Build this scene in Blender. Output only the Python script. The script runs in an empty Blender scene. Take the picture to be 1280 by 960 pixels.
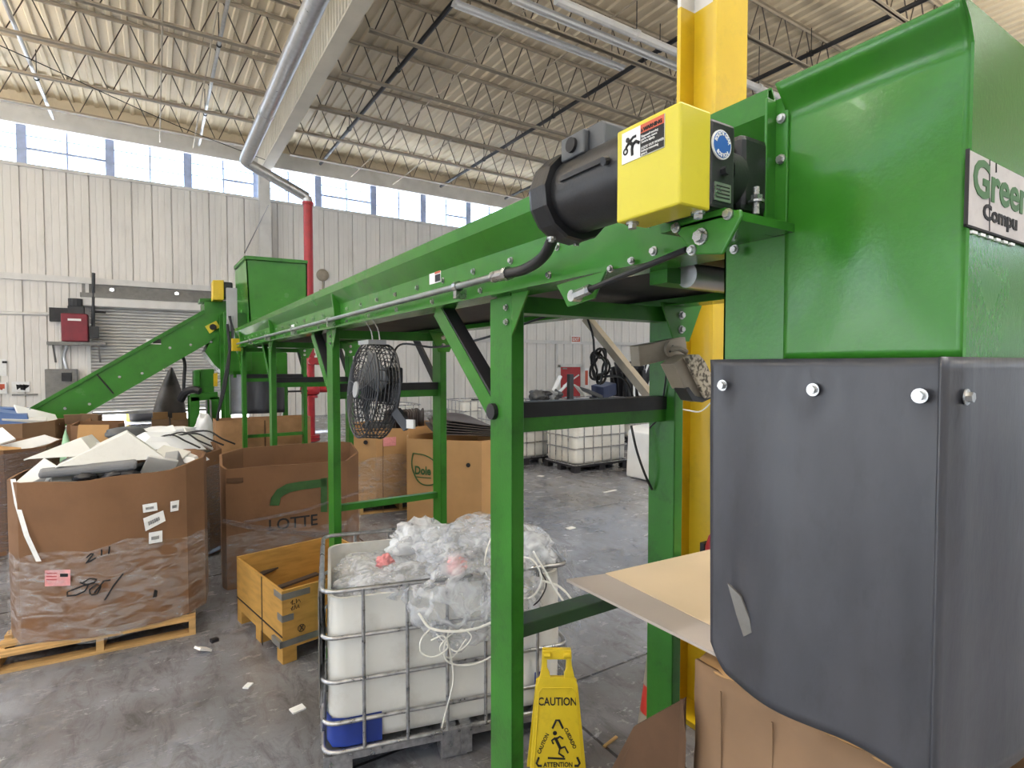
import bpy, bmesh, math, random
from mathutils import Vector, Matrix, noise
R = random.Random(7)
SC = bpy.context.scene
COL = SC.collection
# ------------------------------------------------------------------ camera model (metres, z up)
F = 700.0; PITCH = math.atan(24 / 700); YAW = math.radians(32.5); H = 2.1
_cy, _sy, _cp, _sp = math.cos(YAW), math.sin(YAW), math.cos(PITCH), math.sin(PITCH)
def at(u, v, X=None, Y=None, Z=None):
    """point of the room seen at pixel (u, v), on one plane of the room"""
    x = (u - 640) / F; y = -(v - 480) / F
    d = (_sy * _cp + x * _cy + y * _sy * _sp, _cy * _cp - x * _sy + y * _cy * _sp, -_sp + y * _cp)
    t = X / d[0] if X is not None else Y / d[1] if Y is not None else (Z - H) / d[2]
    return Vector((d[0] * t, d[1] * t, H + d[2] * t))
cam_d = bpy.data.cameras.new('camera'); cam = bpy.data.objects.new('camera', cam_d); COL.objects.link(cam)
cam_d.sensor_width = 36; cam_d.lens = 36 * F / 1280; cam_d.clip_start = 0.02; cam_d.clip_end = 300
cam.location = (0, 0, H); cam.rotation_euler = (math.pi / 2 - PITCH, 0, -YAW)
SC.camera = cam
SC.view_settings.view_transform = 'Standard'; SC.view_settings.look = 'None'
SC.view_settings.gamma = 1; SC.view_settings.use_curve_mapping = False

# ------------------------------------------------------------------ materials
def lin(c):
    return tuple((x / 255 / 12.92 if x / 255 <= .04045 else ((x / 255 + .055) / 1.055) ** 2.4) for x in c)
MATS = {}
def mat(name, rgb, rough=.5, metal=0., var=.12, vs=6., rgb2=None, bump=0., bs=40., dirt=0., ds=3., dcol=(60, 52, 44),
        spec=.5, coat=0., stretch=(1, 1, 1), lo=.35, hi=.65, rvar=.1):
    m = bpy.data.materials.new(name); m.use_nodes = True
    nt = m.node_tree; n = nt.nodes; L = nt.links; b = n['Principled BSDF']
    tc = n.new('ShaderNodeTexCoord'); mp = n.new('ShaderNodeMapping'); mp.inputs['Scale'].default_value = stretch
    L.new(tc.outputs['Object'], mp.inputs['Vector'])
    c1 = lin(rgb); c2 = lin(rgb2) if rgb2 else tuple(x * (1 - 2 * var) for x in c1)
    nz = n.new('ShaderNodeTexNoise'); nz.inputs['Scale'].default_value = vs; nz.inputs['Detail'].default_value = 6
    L.new(mp.outputs[0], nz.inputs['Vector'])
    rp = n.new('ShaderNodeValToRGB'); rp.color_ramp.elements[0].position = lo; rp.color_ramp.elements[1].position = hi
    rp.color_ramp.elements[0].color = (*c2, 1); rp.color_ramp.elements[1].color = (*c1, 1)
    L.new(nz.outputs['Fac'], rp.inputs['Fac']); out = rp.outputs['Color']
    if dirt:
        n2 = n.new('ShaderNodeTexNoise'); n2.inputs['Scale'].default_value = ds; n2.inputs['Detail'].default_value = 9
        n2.inputs['Roughness'].default_value = .72
        L.new(mp.outputs[0], n2.inputs['Vector'])
        r2 = n.new('ShaderNodeValToRGB'); r2.color_ramp.elements[0].position = .52; r2.color_ramp.elements[1].position = .74
        r2.color_ramp.elements[0].color = (0, 0, 0, 1); r2.color_ramp.elements[1].color = (dirt, dirt, dirt, 1)
        L.new(n2.outputs['Fac'], r2.inputs['Fac'])
        mx = n.new('ShaderNodeMix'); mx.data_type = 'RGBA'; mx.inputs[7].default_value = (*lin(dcol), 1)
        L.new(r2.outputs['Color'], mx.inputs[0]); L.new(out, mx.inputs[6]); out = mx.outputs[2]
    L.new(out, b.inputs['Base Color'])
    mr = n.new('ShaderNodeMapRange'); mr.inputs[3].default_value = max(0.02, rough - rvar); mr.inputs[4].default_value = min(1, rough + rvar)
    L.new(nz.outputs['Fac'], mr.inputs[0]); L.new(mr.outputs[0], b.inputs['Roughness'])
    b.inputs['Metallic'].default_value = metal; b.inputs['Specular IOR Level'].default_value = spec
    b.inputs['Coat Weight'].default_value = coat
    if bump:
        n3 = n.new('ShaderNodeTexNoise'); n3.inputs['Scale'].default_value = bs; n3.inputs['Detail'].default_value = 4
        L.new(mp.outputs[0], n3.inputs['Vector'])
        bp = n.new('ShaderNodeBump'); bp.inputs['Strength'].default_value = bump; bp.inputs['Distance'].default_value = .02
        L.new(n3.outputs['Fac'], bp.inputs['Height']); L.new(bp.outputs[0], b.inputs['Normal'])
    MATS[name] = m
    return m
def film(name, rgb, alpha, rough=.15, bump=.6, bs=14., stretch=(1, 1, 1)):
    """thin clear plastic: mostly see-through, with a crinkled gloss"""
    m = bpy.data.materials.new(name); m.use_nodes = True
    nt = m.node_tree; n = nt.nodes; L = nt.links; b = n['Principled BSDF']
    b.inputs['Base Color'].default_value = (*lin(rgb), 1); b.inputs['Roughness'].default_value = rough
    b.inputs['Specular IOR Level'].default_value = .8
    tc = n.new('ShaderNodeTexCoord'); mp = n.new('ShaderNodeMapping'); mp.inputs['Scale'].default_value = stretch
    L.new(tc.outputs['Object'], mp.inputs['Vector'])
    nz = n.new('ShaderNodeTexNoise'); nz.inputs['Scale'].default_value = bs; nz.inputs['Detail'].default_value = 7
    nz.inputs['Distortion'].default_value = 1.2
    L.new(mp.outputs[0], nz.inputs['Vector'])
    bp = n.new('ShaderNodeBump'); bp.inputs['Strength'].default_value = bump; bp.inputs['Distance'].default_value = .03
    L.new(nz.outputs['Fac'], bp.inputs['Height']); L.new(bp.outputs[0], b.inputs['Normal'])
    mr = n.new('ShaderNodeMapRange'); mr.inputs[1].default_value = .35; mr.inputs[2].default_value = .7
    mr.inputs[3].default_value = max(0, alpha - .22); mr.inputs[4].default_value = min(1, alpha + .3)
    L.new(nz.outputs['Fac'], mr.inputs[0])
    tr = n.new('ShaderNodeBsdfTransparent'); mx = n.new('ShaderNodeMixShader')
    L.new(mr.outputs[0], mx.inputs[0]); L.new(tr.outputs[0], mx.inputs[1]); L.new(b.outputs[0], mx.inputs[2])
    L.new(mx.outputs[0], n['Material Output'].inputs['Surface'])
    MATS[name] = m
    return m
def emit(name, rgb, s):
    m = bpy.data.materials.new(name); m.use_nodes = True; b = m.node_tree.nodes['Principled BSDF']
    b.inputs['Emission Color'].default_value = (*lin(rgb), 1); b.inputs['Emission Strength'].default_value = s
    b.inputs['Base Color'].default_value = (.8, .8, .8, 1); MATS[name] = m
    return m

GREEN = mat('green_paint', (52, 118, 36), .24, 0, .06, 3, dirt=.25, ds=9, dcol=(30, 60, 26), coat=.05, bump=.03, bs=120, spec=.4)
GREEN_D = mat('green_paint_worn', (50, 116, 34), .36, 0, .12, 4, dirt=.5, ds=7, dcol=(24, 40, 22), bump=.04, bs=90, spec=.35)
YEL = mat('yellow_paint', (212, 178, 30), .38, 0, .08, 3, dirt=.3, ds=6, dcol=(120, 100, 40))
YEL_G = mat('yellow_guard_paint', (206, 194, 48), .35, 0, .06, 3, dirt=.2, ds=12, dcol=(120, 110, 40))
YEL_P = mat('yellow_sign_plastic', (226, 196, 40), .4, 0, .05, 8, dirt=.35, ds=7, dcol=(130, 104, 34))
BLACK = mat('black_motor_paint', (38, 38, 40), .38, 0, .2, 8, bump=.05, bs=150)
DARK = mat('dark_steel', (44, 44, 46), .45, .3, .25, 6, dirt=.3, ds=12)
RUBBER = mat('grey_rubber_sheet', (64, 65, 71), .38, 0, .14, 3.5, dirt=.5, ds=9, dcol=(42, 42, 46), bump=.12, bs=7, stretch=(2.5, 2.5, 1), rvar=.16)
BELT = mat('black_belt', (38, 36, 40), .6, 0, .2, 4)
STEEL = mat('zinc_steel', (190, 190, 188), .28, .9, .15, 20)
GALV = mat('galvanised_steel', (190, 190, 190), .32, .7, .08, 10)
CAGE = mat('galvanised_cage_tube', (188, 188, 190), .3, .85, .2, 25, dirt=.3, ds=14, dcol=(70, 66, 62))
CONDUIT = mat('galvanised_conduit', (160, 166, 164), .35, .7, .15, 10)
HDPE = mat('white_tank_plastic', (220, 219, 213), .45, 0, .06, 3, dirt=.4, ds=2.5, dcol=(150, 138, 116))
BLUE = mat('blue_tank_patch', (36, 62, 150), .45, 0, .15, 6)
TAN = mat('cardboard_tan', (140, 113, 88), .8, 0, .08, 3, bump=.05, bs=30, dirt=.15, ds=4, dcol=(120, 84, 52), spec=.2)
TAN_L = mat('cardboard_light', (186, 146, 100), .8, 0, .07, 3, bump=.05, bs=30, spec=.2)
BROWN = mat('cardboard_brown', (130, 97, 71), .82, 0, .1, 3, bump=.06, bs=30, dirt=.3, ds=3, dcol=(96, 68, 48), spec=.2)
BROWN_D = mat('cardboard_dark', (98, 74, 56), .85, 0, .15, 3, bump=.06, bs=30, spec=.2)
SHEET = mat('cardboard_sheet_face', (218, 196, 164), .75, 0, .04, 3, spec=.2)
SHEET_U = mat('cardboard_grey_face', (176, 166, 158), .75, 0, .05, 3, spec=.2)
WOOD = mat('pallet_wood', (196, 158, 104), .75, 0, .2, 4, stretch=(1, 8, 8), dirt=.3, ds=4, dcol=(110, 84, 52), spec=.2)
PLY = mat('crate_plywood', (186, 142, 72), .65, 0, .14, 3, stretch=(2, 2, 9), dirt=.25, ds=3, dcol=(130, 92, 44), spec=.3)
WRAP = film('stretch_wrap', (210, 210, 210), .1, .1, .5, 6, (1, 1, 3))
WRAP_D = film('thick_stretch_wrap', (140, 128, 126), .45, .18, .5, 9, (1, 1, 5))
BAG = film('clear_bag_film', (232, 234, 238), .32, .08, 1.0, 11)
BAG2 = film('cloudy_bag_film', (236, 238, 240), .46, .1, .9, 10)
STRAPW = mat('white_strap_plastic', (232, 230, 222), .4, 0, .05, 20)
STRAPB = mat('black_cable_rubber', (24, 24, 26), .5, 0, .1, 20)
PINK = mat('pink_paper', (228, 150, 150), .8, 0, .08, 40)
PAPER = mat('white_paper', (232, 232, 230), .8, 0, .04, 30)
INK = mat('black_ink', (26, 24, 24), .7, 0, .05, 30)
INKG = mat('green_ink', (52, 92, 44), .7, 0, .1, 30)
SIGNGREEN = mat('sign_green_print', (70, 112, 66), .6, 0, .1, 30)
SIGNGREY = mat('sign_board', (196, 190, 186), .6, 0, .08, 14, dirt=.3, ds=30, dcol=(120, 110, 108))
BADGE = mat('badge_blue', (44, 96, 168), .35, 0, .05, 20)
ORANGE = mat('warning_orange', (196, 84, 52), .5, 0, .05, 20)
RED = mat('red_pipe_paint', (172, 36, 44), .38, 0, .12, 6, dirt=.25, ds=6, dcol=(90, 30, 30))
REDD = mat('red_door_paint', (176, 34, 36), .5, 0, .1, 4)
MAROON = mat('maroon_paint', (128, 34, 48), .5, 0, .1, 5)
ORED = mat('cone_red', (200, 52, 36), .45, 0, .1, 6, dirt=.3, ds=8)
WALLP = mat('white_wall_panel', (226, 222, 216), .55, 0, .05, .8, dirt=.25, ds=1.3, dcol=(150, 144, 136), stretch=(1, 1, .35))
WALLG = mat('white_wall_trim', (214, 212, 208), .55, 0, .06, 2, dirt=.2, ds=3, dcol=(150, 144, 136))
SHUT = mat('shutter_steel', (212, 210, 206), .5, .1, .06, 2, dirt=.2, ds=3, dcol=(150, 146, 140))
DECK = mat('roof_deck_paint', (220, 204, 174), .6, 0, .06, .5, dirt=.35, ds=.9, dcol=(150, 132, 108), stretch=(2, .25, 1))
JOIST = mat('joist_paint', (176, 162, 140), .6, 0, .1, 3)
JOISTW = mat('joist_rod', (84, 72, 62), .6, 0, .12, 3)
GIRD = mat('girder_paint', (206, 198, 182), .55, 0, .06, 1.5, dirt=.2, ds=3, dcol=(150, 138, 120))
BLUEF = mat('window_frame_blue', (176, 190, 222), .5, 0, .1, 4)
GREYM = mat('grey_metal', (128, 126, 122), .5, .3, .1, 6, dirt=.3, ds=8)
BEIGE = mat('beige_metal', (160, 150, 134), .5, .1, .08, 6, dirt=.35, ds=14, dcol=(90, 78, 60))
DUST = mat('dusty_lamp_shell', (198, 188, 168), .8, 0, .3, 60, rgb2=(92, 84, 72), lo=.42, hi=.55)
PGREY = mat('pale_grey_plastic', (206, 206, 202), .5, 0, .05, 4, dirt=.2, ds=8, dcol=(120, 116, 110))
PGREY2 = mat('mid_grey_plastic', (150, 152, 154), .5, 0, .07, 4)
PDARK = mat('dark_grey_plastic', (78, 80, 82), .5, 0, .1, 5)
PWHITE = mat('white_plastic', (232, 234, 236), .42, 0, .04, 4)
PBLUE = mat('blue_plastic', (70, 102, 156), .45, 0, .08, 4)
PBLK = mat('black_plastic', (34, 34, 38), .42, 0, .15, 8)
TRAY = mat('brown_black_tray', (70, 60, 56), .5, 0, .12, 6)
HOODM = mat('grey_worn_metal', (112, 106, 100), .5, .5, .35, 3, dirt=.4, ds=3, dcol=(50, 46, 44))
GROUND = mat('outside_concrete', (205, 202, 196), .9, 0, .05, 2)
LAMPW = emit('lamp_tube_glow', (255, 250, 240), 3.0)
SPOTW = emit('spot_glow', (255, 255, 255), 6.0)

def glass_mat():
    m = bpy.data.materials.new('window_glass'); m.use_nodes = True
    nt = m.node_tree; n = nt.nodes; L = nt.links
    tr = n.new('ShaderNodeBsdfTransparent'); tr.inputs[0].default_value = (.93, .96, 1, 1)
    gl = n.new('ShaderNodeBsdfGlossy'); gl.inputs['Roughness'].default_value = .03
    mx = n.new('ShaderNodeMixShader'); mx.inputs[0].default_value = .06
    nz = n.new('ShaderNodeTexNoise'); nz.inputs['Scale'].default_value = 2
    mr = n.new('ShaderNodeMapRange'); mr.inputs[3].default_value = .03; mr.inputs[4].default_value = .1
    L.new(nz.outputs['Fac'], mr.inputs[0]); L.new(mr.outputs[0], mx.inputs[0])
    L.new(tr.outputs[0], mx.inputs[1]); L.new(gl.outputs[0], mx.inputs[2])
    L.new(mx.outputs[0], n['Material Output'].inputs['Surface'])
    return m
GLASS = glass_mat()

def floor_mat():
    m = bpy.data.materials.new('worn_concrete_floor'); m.use_nodes = True
    nt = m.node_tree; n = nt.nodes; L = nt.links; b = n['Principled BSDF']
    tc = n.new('ShaderNodeTexCoord')
    def nz(scale, det, rough, st=(1, 1, 1), dist=0):
        mp = n.new('ShaderNodeMapping'); mp.inputs['Scale'].default_value = st
        L.new(tc.outputs['Object'], mp.inputs['Vector'])
        t = n.new('ShaderNodeTexNoise'); t.inputs['Scale'].default_value = scale; t.inputs['Detail'].default_value = det
        t.inputs['Roughness'].default_value = rough; t.inputs['Distortion'].default_value = dist
        L.new(mp.outputs[0], t.inputs['Vector']); return t.outputs['Fac']
    def ramp(f, p0, c0, p1, c1):
        r = n.new('ShaderNodeValToRGB'); r.color_ramp.elements[0].position = p0; r.color_ramp.elements[1].position = p1
        r.color_ramp.elements[0].color = (*c0, 1); r.color_ramp.elements[1].color = (*c1, 1)
        L.new(f, r.inputs['Fac']); return r.outputs['Color']
    def mixc(f, a, c):
        x = n.new('ShaderNodeMix'); x.data_type = 'RGBA'
        L.new(f, x.inputs[0]); L.new(a, x.inputs[6])
        if isinstance(c, tuple): x.inputs[7].default_value = (*c, 1)
        else: L.new(c, x.inputs[7])
        return x.outputs[2]
    base = ramp(nz(.55, 8, .6), .32, lin((88, 85, 84)), .68, lin((150, 153, 163)))
    streak = ramp(nz(3.4, 12, .78, (2.4, 1, 1), .8), .47, (0, 0, 0), .66, (.7, .7, .7))
    c = mixc(streak, base, lin((62, 59, 58)))
    scuff = ramp(nz(5, 10, .75, (1, 2.5, 1), 1.5), .58, (0, 0, 0), .7, (.5, .5, .5))
    c = mixc(scuff, c, lin((186, 184, 184)))
    br = n.new('ShaderNodeTexBrick'); br.inputs['Scale'].default_value = 1; br.inputs['Brick Width'].default_value = 4.4
    br.inputs['Row Height'].default_value = 3.4; br.inputs['Mortar Size'].default_value = .012; br.inputs['Mortar Smooth'].default_value = .4
    br.offset = 0; br.inputs['Color1'].default_value = (0, 0, 0, 1); br.inputs['Color2'].default_value = (0, 0, 0, 1)
    br.inputs['Mortar'].default_value = (1, 1, 1, 1)
    mp = n.new('ShaderNodeMapping'); mp.inputs['Location'].default_value = (2.35, .55, 0)
    L.new(tc.outputs['Object'], mp.inputs['Vector']); L.new(mp.outputs[0], br.inputs['Vector'])
    c = mixc(br.outputs['Color'], c, lin((46, 44, 44)))
    L.new(c, b.inputs['Base Color']); b.inputs['Specular IOR Level'].default_value = .9
    mr = n.new('ShaderNodeMapRange'); mr.inputs[3].default_value = .1; mr.inputs[4].default_value = .4
    L.new(nz(2.2, 9, .7, (1, 2, 1)), mr.inputs[0]); L.new(mr.outputs[0], b.inputs['Roughness'])
    bp = n.new('ShaderNodeBump'); bp.inputs['Strength'].default_value = .35; bp.inputs['Distance'].default_value = .01
    L.new(nz(7, 8, .7, (1, 1.6, 1)), bp.inputs['Height']); L.new(bp.outputs[0], b.inputs['Normal'])
    return m
FLOOR = floor_mat()

# ------------------------------------------------------------------ mesh helpers
class MB:
    def __init__(s): s.v = []; s.f = []
    def add(s, vs, fs):
        o = len(s.v); s.v += [tuple(p) for p in vs]; s.f += [tuple(i + o for i in f) for f in fs]; return s
    def box(s, x0, x1, y0, y1, z0, z1, M=None):
        vs = [Vector((x, y, z)) for z in (z0, z1) for y in (y0, y1) for x in (x0, x1)]
        if M is not None: vs = [M @ p for p in vs]
        return s.add(vs, [(0, 2, 3, 1), (4, 5, 7, 6), (0, 1, 5, 4), (2, 6, 7, 3), (0, 4, 6, 2), (1, 3, 7, 5)])
    def bar(s, p, q, w, h, up=(0, 0, 1)):
        """box beam from p to q, w across, h along up"""
        p = Vector(p); q = Vector(q); d = (q - p).normalized(); up = Vector(up)
        a = d.cross(up)
        if a.length < 1e-4: a = d.cross(Vector((1, 0, 0)))
        a.normalize(); b = a.cross(d)
        vs = []
        for e in (p, q):
            for i, j in ((-1, -1), (1, -1), (1, 1), (-1, 1)): vs.append(e + a * (i * w / 2) + b * (j * h / 2))
        return s.add(vs, [(0, 1, 2, 3), (7, 6, 5, 4), (0, 4, 5, 1), (1, 5, 6, 2), (2, 6, 7, 3), (3, 7, 4, 0)])
    def cyl(s, p, q, r, n=12, r2=None, cap=True):
        p = Vector(p); q = Vector(q); d = (q - p).normalized(); r2 = r if r2 is None else r2
        a = d.orthogonal().normalized(); b = d.cross(a); vs = []
        for e, rr in ((p, r), (q, r2)):
            for k in range(n):
                t = 2 * math.pi * k / n; vs.append(e + (a * math.cos(t) + b * math.sin(t)) * rr)
        fs = [(k, (k + 1) % n, n + (k + 1) % n, n + k) for k in range(n)]
        if cap: fs += [tuple(range(n - 1, -1, -1)), tuple(range(n, 2 * n))]
        return s.add(vs, fs)
    def tube(s, pts, r, n=8, closed=False, cap=True):
        pts = [Vector(p) for p in pts]; N = len(pts); vs = []; ref = None
        for i in range(N):
            if closed: d = pts[(i + 1) % N] - pts[i - 1]
            else: d = pts[min(i + 1, N - 1)] - pts[max(i - 1, 0)]
            d.normalize()
            if ref is None: ref = d.orthogonal().normalized()
            a = ref - d * ref.dot(d)
            if a.length < 1e-5: a = d.orthogonal()
            a.normalize(); ref = a; b = d.cross(a)
            for k in range(n):
                t = 2 * math.pi * k / n; vs.append(pts[i] + (a * math.cos(t) + b * math.sin(t)) * r)
        fs = []
        for i in range(N if closed else N - 1):
            j = (i + 1) % N
            for k in range(n): fs.append((i * n + k, i * n + (k + 1) % n, j * n + (k + 1) % n, j * n + k))
        if cap and not closed: fs += [tuple(range(n - 1, -1, -1)), tuple(range((N - 1) * n, N * n))]
        return s.add(vs, fs)
    def prism(s, poly, d):
        """closed polygon (3-D points) pushed along vector d"""
        d = Vector(d); n = len(poly); a = [Vector(p) for p in poly]; vs = a + [p + d for p in a]
        return s.add(vs, [tuple(range(n - 1, -1, -1)), tuple(range(n, 2 * n))] + [(k, (k + 1) % n, n + (k + 1) % n, n + k) for k in range(n)])
    def strip(s, prof, d):
        """open polyline swept along d (sheet)"""
        d = Vector(d); n = len(prof); a = [Vector(p) for p in prof]
        return s.add(a + [p + d for p in a], [(k, k + 1, n + k + 1, n + k) for k in range(n - 1)])
    def lathe(s, c, prof, n=24, axis=(0, 0, 1)):
        ax = Vector(axis).normalized(); a = ax.orthogonal().normalized(); b = ax.cross(a); c = Vector(c); vs = []
        for r, z in prof:
            for k in range(n):
                t = 2 * math.pi * k / n; vs.append(c + ax * z + (a * math.cos(t) + b * math.sin(t)) * r)
        fs = [(i * n + k, i * n + (k + 1) % n, (i + 1) * n + (k + 1) % n, (i + 1) * n + k) for i in range(len(prof) - 1) for k in range(n)]
        fs += [tuple(range(n - 1, -1, -1)), tuple(range((len(prof) - 1) * n, len(prof) * n))]
        return s.add(vs, fs)
    def grid(s, fn, nu, nv):
        vs = [fn(i / nu, j / nv) for j in range(nv + 1) for i in range(nu + 1)]
        return s.add(vs, [(j * (nu + 1) + i, j * (nu + 1) + i + 1, (j + 1) * (nu + 1) + i + 1, (j + 1) * (nu + 1) + i) for j in range(nv) for i in range(nu)])
    def build(s, name, m, parent=None, bevel=0, smooth=None, solid=0, kind=None, label=None):
        me = bpy.data.meshes.new(name); me.from_pydata(s.v, [], s.f); me.validate(); me.update()
        bm = bmesh.new(); bm.from_mesh(me); bmesh.ops.recalc_face_normals(bm, faces=bm.faces); bm.to_mesh(me); bm.free()
        me.materials.append(m)
        if smooth:
            me.shade_smooth(); me.set_sharp_from_angle(angle=math.radians(smooth))
        o = bpy.data.objects.new(name, me); COL.objects.link(o)
        if solid:
            k = o.modifiers.new('thickness', 'SOLIDIFY'); k.thickness = solid; k.offset = 0
        if bevel:
            k = o.modifiers.new('bevel', 'BEVEL'); k.width = bevel; k.segments = 2; k.limit_method = 'ANGLE'
        if parent is not None:
            o.parent = parent; o.matrix_parent_inverse = inv_of(parent)
        if kind: o['kind'] = kind
        if label: o['label'] = label
        return o
def world_of(o):
    m = o.matrix_basis.copy()
    return m if o.parent is None else world_of(o.parent) @ o.matrix_parent_inverse @ m
def inv_of(o): return world_of(o).inverted()
def thing(name, label, cat, loc=(0, 0, 0), group=None):
    o = bpy.data.objects.new(name, None); COL.objects.link(o); o.empty_display_size = .1
    o.location = loc; o['label'] = label; o['category'] = cat
    if group: o['group'] = group
    return o
def tag(o, label, cat, group=None, kind=None):
    o['label'] = label; o['category'] = cat
    if group: o['group'] = group
    if kind: o['kind'] = kind
    return o
def struct(name, mb, m, **k): return mb.build(name, m, kind='structure', **k)
def bolt(parent, p, d, r=.011, name='bolt', m=None):
    p = Vector(p); d = Vector(d).normalized(); b = MB()
    b.cyl(p, p + d * .004, r * 1.45, 12); b.cyl(p + d * .004, p + d * (.004 + r * .9), r, 6)
    return b.build(name, m or STEEL, parent)
def lettering(s, origin, xdir, ydir, size, m, parent, bold=0., align='LEFT', name='lettering', ext=.0006, sx=1.):
    cu = bpy.data.curves.new('letters', 'FONT'); cu.body = s; cu.size = size; cu.offset = bold * size; cu.align_x = align
    cu.extrude = ext; cu.resolution_u = 3
    ob = bpy.data.objects.new('letters', cu); COL.objects.link(ob)
    dg = bpy.context.evaluated_depsgraph_get()
    me = bpy.data.meshes.new_from_object(ob.evaluated_get(dg)); bpy.data.objects.remove(ob); bpy.data.curves.remove(cu)
    x = Vector(xdir).normalized(); y = Vector(ydir); y = (y - x * y.dot(x)).normalized(); z = x.cross(y)
    T = Matrix(((x.x * sx, y.x, z.x, origin[0]), (x.y * sx, y.y, z.y, origin[1]), (x.z * sx, y.z, z.z, origin[2]), (0, 0, 0, 1)))
    me.transform(T); me.materials.clear(); me.materials.append(m); me.name = name
    o = bpy.data.objects.new(name, me); COL.objects.link(o)
    if parent is not None: o.parent = parent; o.matrix_parent_inverse = inv_of(parent)
    return o
def arc(c, a, b, r, t0, t1, n=16):
    c = Vector(c); a = Vector(a); b = Vector(b)
    return [c + (a * math.cos(t0 + (t1 - t0) * k / n) + b * math.sin(t0 + (t1 - t0) * k / n)) * r for k in range(n + 1)]
def smooth_path(pts, n=6):
    """Catmull-Rom through points"""
    P = [Vector(p) for p in pts]; P = [P[0] * 2 - P[1]] + P + [P[-1] * 2 - P[-2]]; out = []
    for i in range(1, len(P) - 2):
        for k in range(n):
            t = k / n; a, b, c, d = P[i - 1], P[i], P[i + 1], P[i + 2]
            out.append(.5 * ((2 * b) + (c - a) * t + (2 * a - 5 * b + 4 * c - d) * t * t + (3 * b - a - 3 * c + d) * t ** 3))
    out.append(P[-2]); return out
def rotm(c, rx=0, ry=0, rz=0):
    from mathutils import Euler
    return Matrix.Translation(Vector(c)) @ Euler((rx, ry, rz)).to_matrix().to_4x4()
# ================================================================== SETTING
YW = 24.0; XL, XR = -14.0, 40.0; ZD = 10.95
DX0, DX1, DZ = -1.85, 3.05, 4.15          # roller door opening
struct('floor', MB().add([(XL, -12, 0), (XR, -12, 0), (XR, YW + .2, 0), (XL, YW + .2, 0)], [(0, 1, 2, 3)]), FLOOR)
struct('ground', MB().add([(-60, YW + .2, -.01), (90, YW + .2, -.01), (90, 90, -.01), (-60, 90, -.01)], [(0, 1, 2, 3)]), GROUND)
def ribbed(x0, x1, z0, z1, y=YW, pitch=.6, mb=None):
    mb = mb or MB(); prof = []; k = math.floor(x0 / pitch)
    x = k * pitch
    while x < x1:
        for dx, dy in ((0, .06), (.022, .06), (.03, 0), (.19, 0), (.2, .008), (.215, .008), (.225, 0), (.39, 0), (.4, .008), (.415, .008), (.425, 0), (.592, 0)):
            X = x + dx
            if x0 <= X <= x1: prof.append((X, y + dy, z0))
        x += pitch
    prof = [(x0, y, z0)] + prof + [(x1, y, z0)]
    mb.strip(prof, (0, 0, z1 - z0)); return mb
w = MB()
ribbed(XL, DX0, 0, 8.6, mb=w); ribbed(DX1, XR, 0, 8.6, mb=w); ribbed(DX0, DX1, DZ, 8.6, mb=w)
w.box(XL, XR, YW + .16, YW + .2, DZ, 8.6); w.box(XL, DX0, YW + .16, YW + .2, 0, DZ); w.box(DX1, XR, YW + .16, YW + .2, 0, DZ)
struct('wall_back', w, WALLP)
# sill, lintel and girts
struct('trim_1', MB().box(XL, XR, YW - .06, YW + .2, 8.52, 8.62), WALLG)
struct('wall_back', MB().box(XL, XR, YW + .1, YW + .2, 10.4, ZD + .02), DECK)
struct('trim_2', MB().box(XL, XR, YW - .12, YW + .2, 9.86, 10.5), WALLG)
struct('trim_3', MB().box(XL, 3.5, YW - .12, YW, 4.86, 5.06), WALLG)
struct('trim_4', MB().box(11.2, 24.5, YW - .12, YW, 3.22, 3.36).box(11.2, 24.5, YW - .16, YW, 3.36, 3.39), WALLG)
for i, (x0, x1) in enumerate(((18.02, 18.14), (19.85, 20.0))):
    struct('trim_%d' % (5 + i), MB().box(x0, x1, YW - .1, YW, 0, 3.22), WALLG)
# clerestory: one window per panel between the thick blue posts
xs = [-12.86 + 2.335 * k for k in range(23)]
for k in range(22):
    a, b = xs[k], xs[k + 1]; m = (a + b) / 2
    if a > 30: break
    f = MB().box(a - .13, a + .13, YW + .02, YW + .14, 8.62, 9.86).box(m - .025, m + .025, YW + .05, YW + .1, 8.62, 9.86)
    zz = (9.55, 9.08) if k % 2 else (9.55, 9.13)
    for z in zz: f.box(a, b, YW + .055, YW + .095, z - .014, z + .014)
    if k % 2 == 0: f.box(m if k % 4 else a, b, YW + .04, YW + .11, 9.1, 9.17)
    wd = struct('window_%d' % (k + 1), f, BLUEF)
    g = MB().box(a + .09, b - .09, YW + .07, YW + .076, 8.62, 9.86).build('pane', GLASS, wd)
# the other walls of the hall: clerestory strips and open dock doors
def hall_wall(name, p0, p1, docks):
    p0 = Vector(p0); p1 = Vector(p1); L = (p1 - p0).length; d = (p1 - p0) / L; nrm = Vector((-d.y, d.x, 0)) * .2
    b = MB()
    def pc(s0, s1, z0, z1): b.prism([p0 + d * s0 + Vector((0, 0, z0)), p0 + d * s1 + Vector((0, 0, z0)), p0 + d * s1 + Vector((0, 0, z1)), p0 + d * s0 + Vector((0, 0, z1))], nrm)
    pc(0, L, 4.4, 8.6); pc(0, L, 9.86, ZD)
    s = 0
    for a in docks: pc(s, a, 0, 4.4); s = a + 4.2
    pc(s, L, 0, 4.4)
    k = 0
    while k * 2.335 < L: pc(k * 2.335, k * 2.335 + .18, 8.6, 9.86); k += 1
    struct(name, b, WALLP)
hall_wall('wall_left', (XL, YW, 0), (XL, -12, 0), (7, 14, 21, 28))
hall_wall('wall_front', (XL, -12, 0), (XR, -12, 0), (36,))
hall_wall('wall_right', (XR, -12, 0), (XR, YW, 0), (8, 20))
struct('ground', MB().add([(-60, -60, -.02), (90, -60, -.02), (90, YW + .2, -.02), (-60, YW + .2, -.02)], [(0, 1, 2, 3)]), GROUND)
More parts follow.
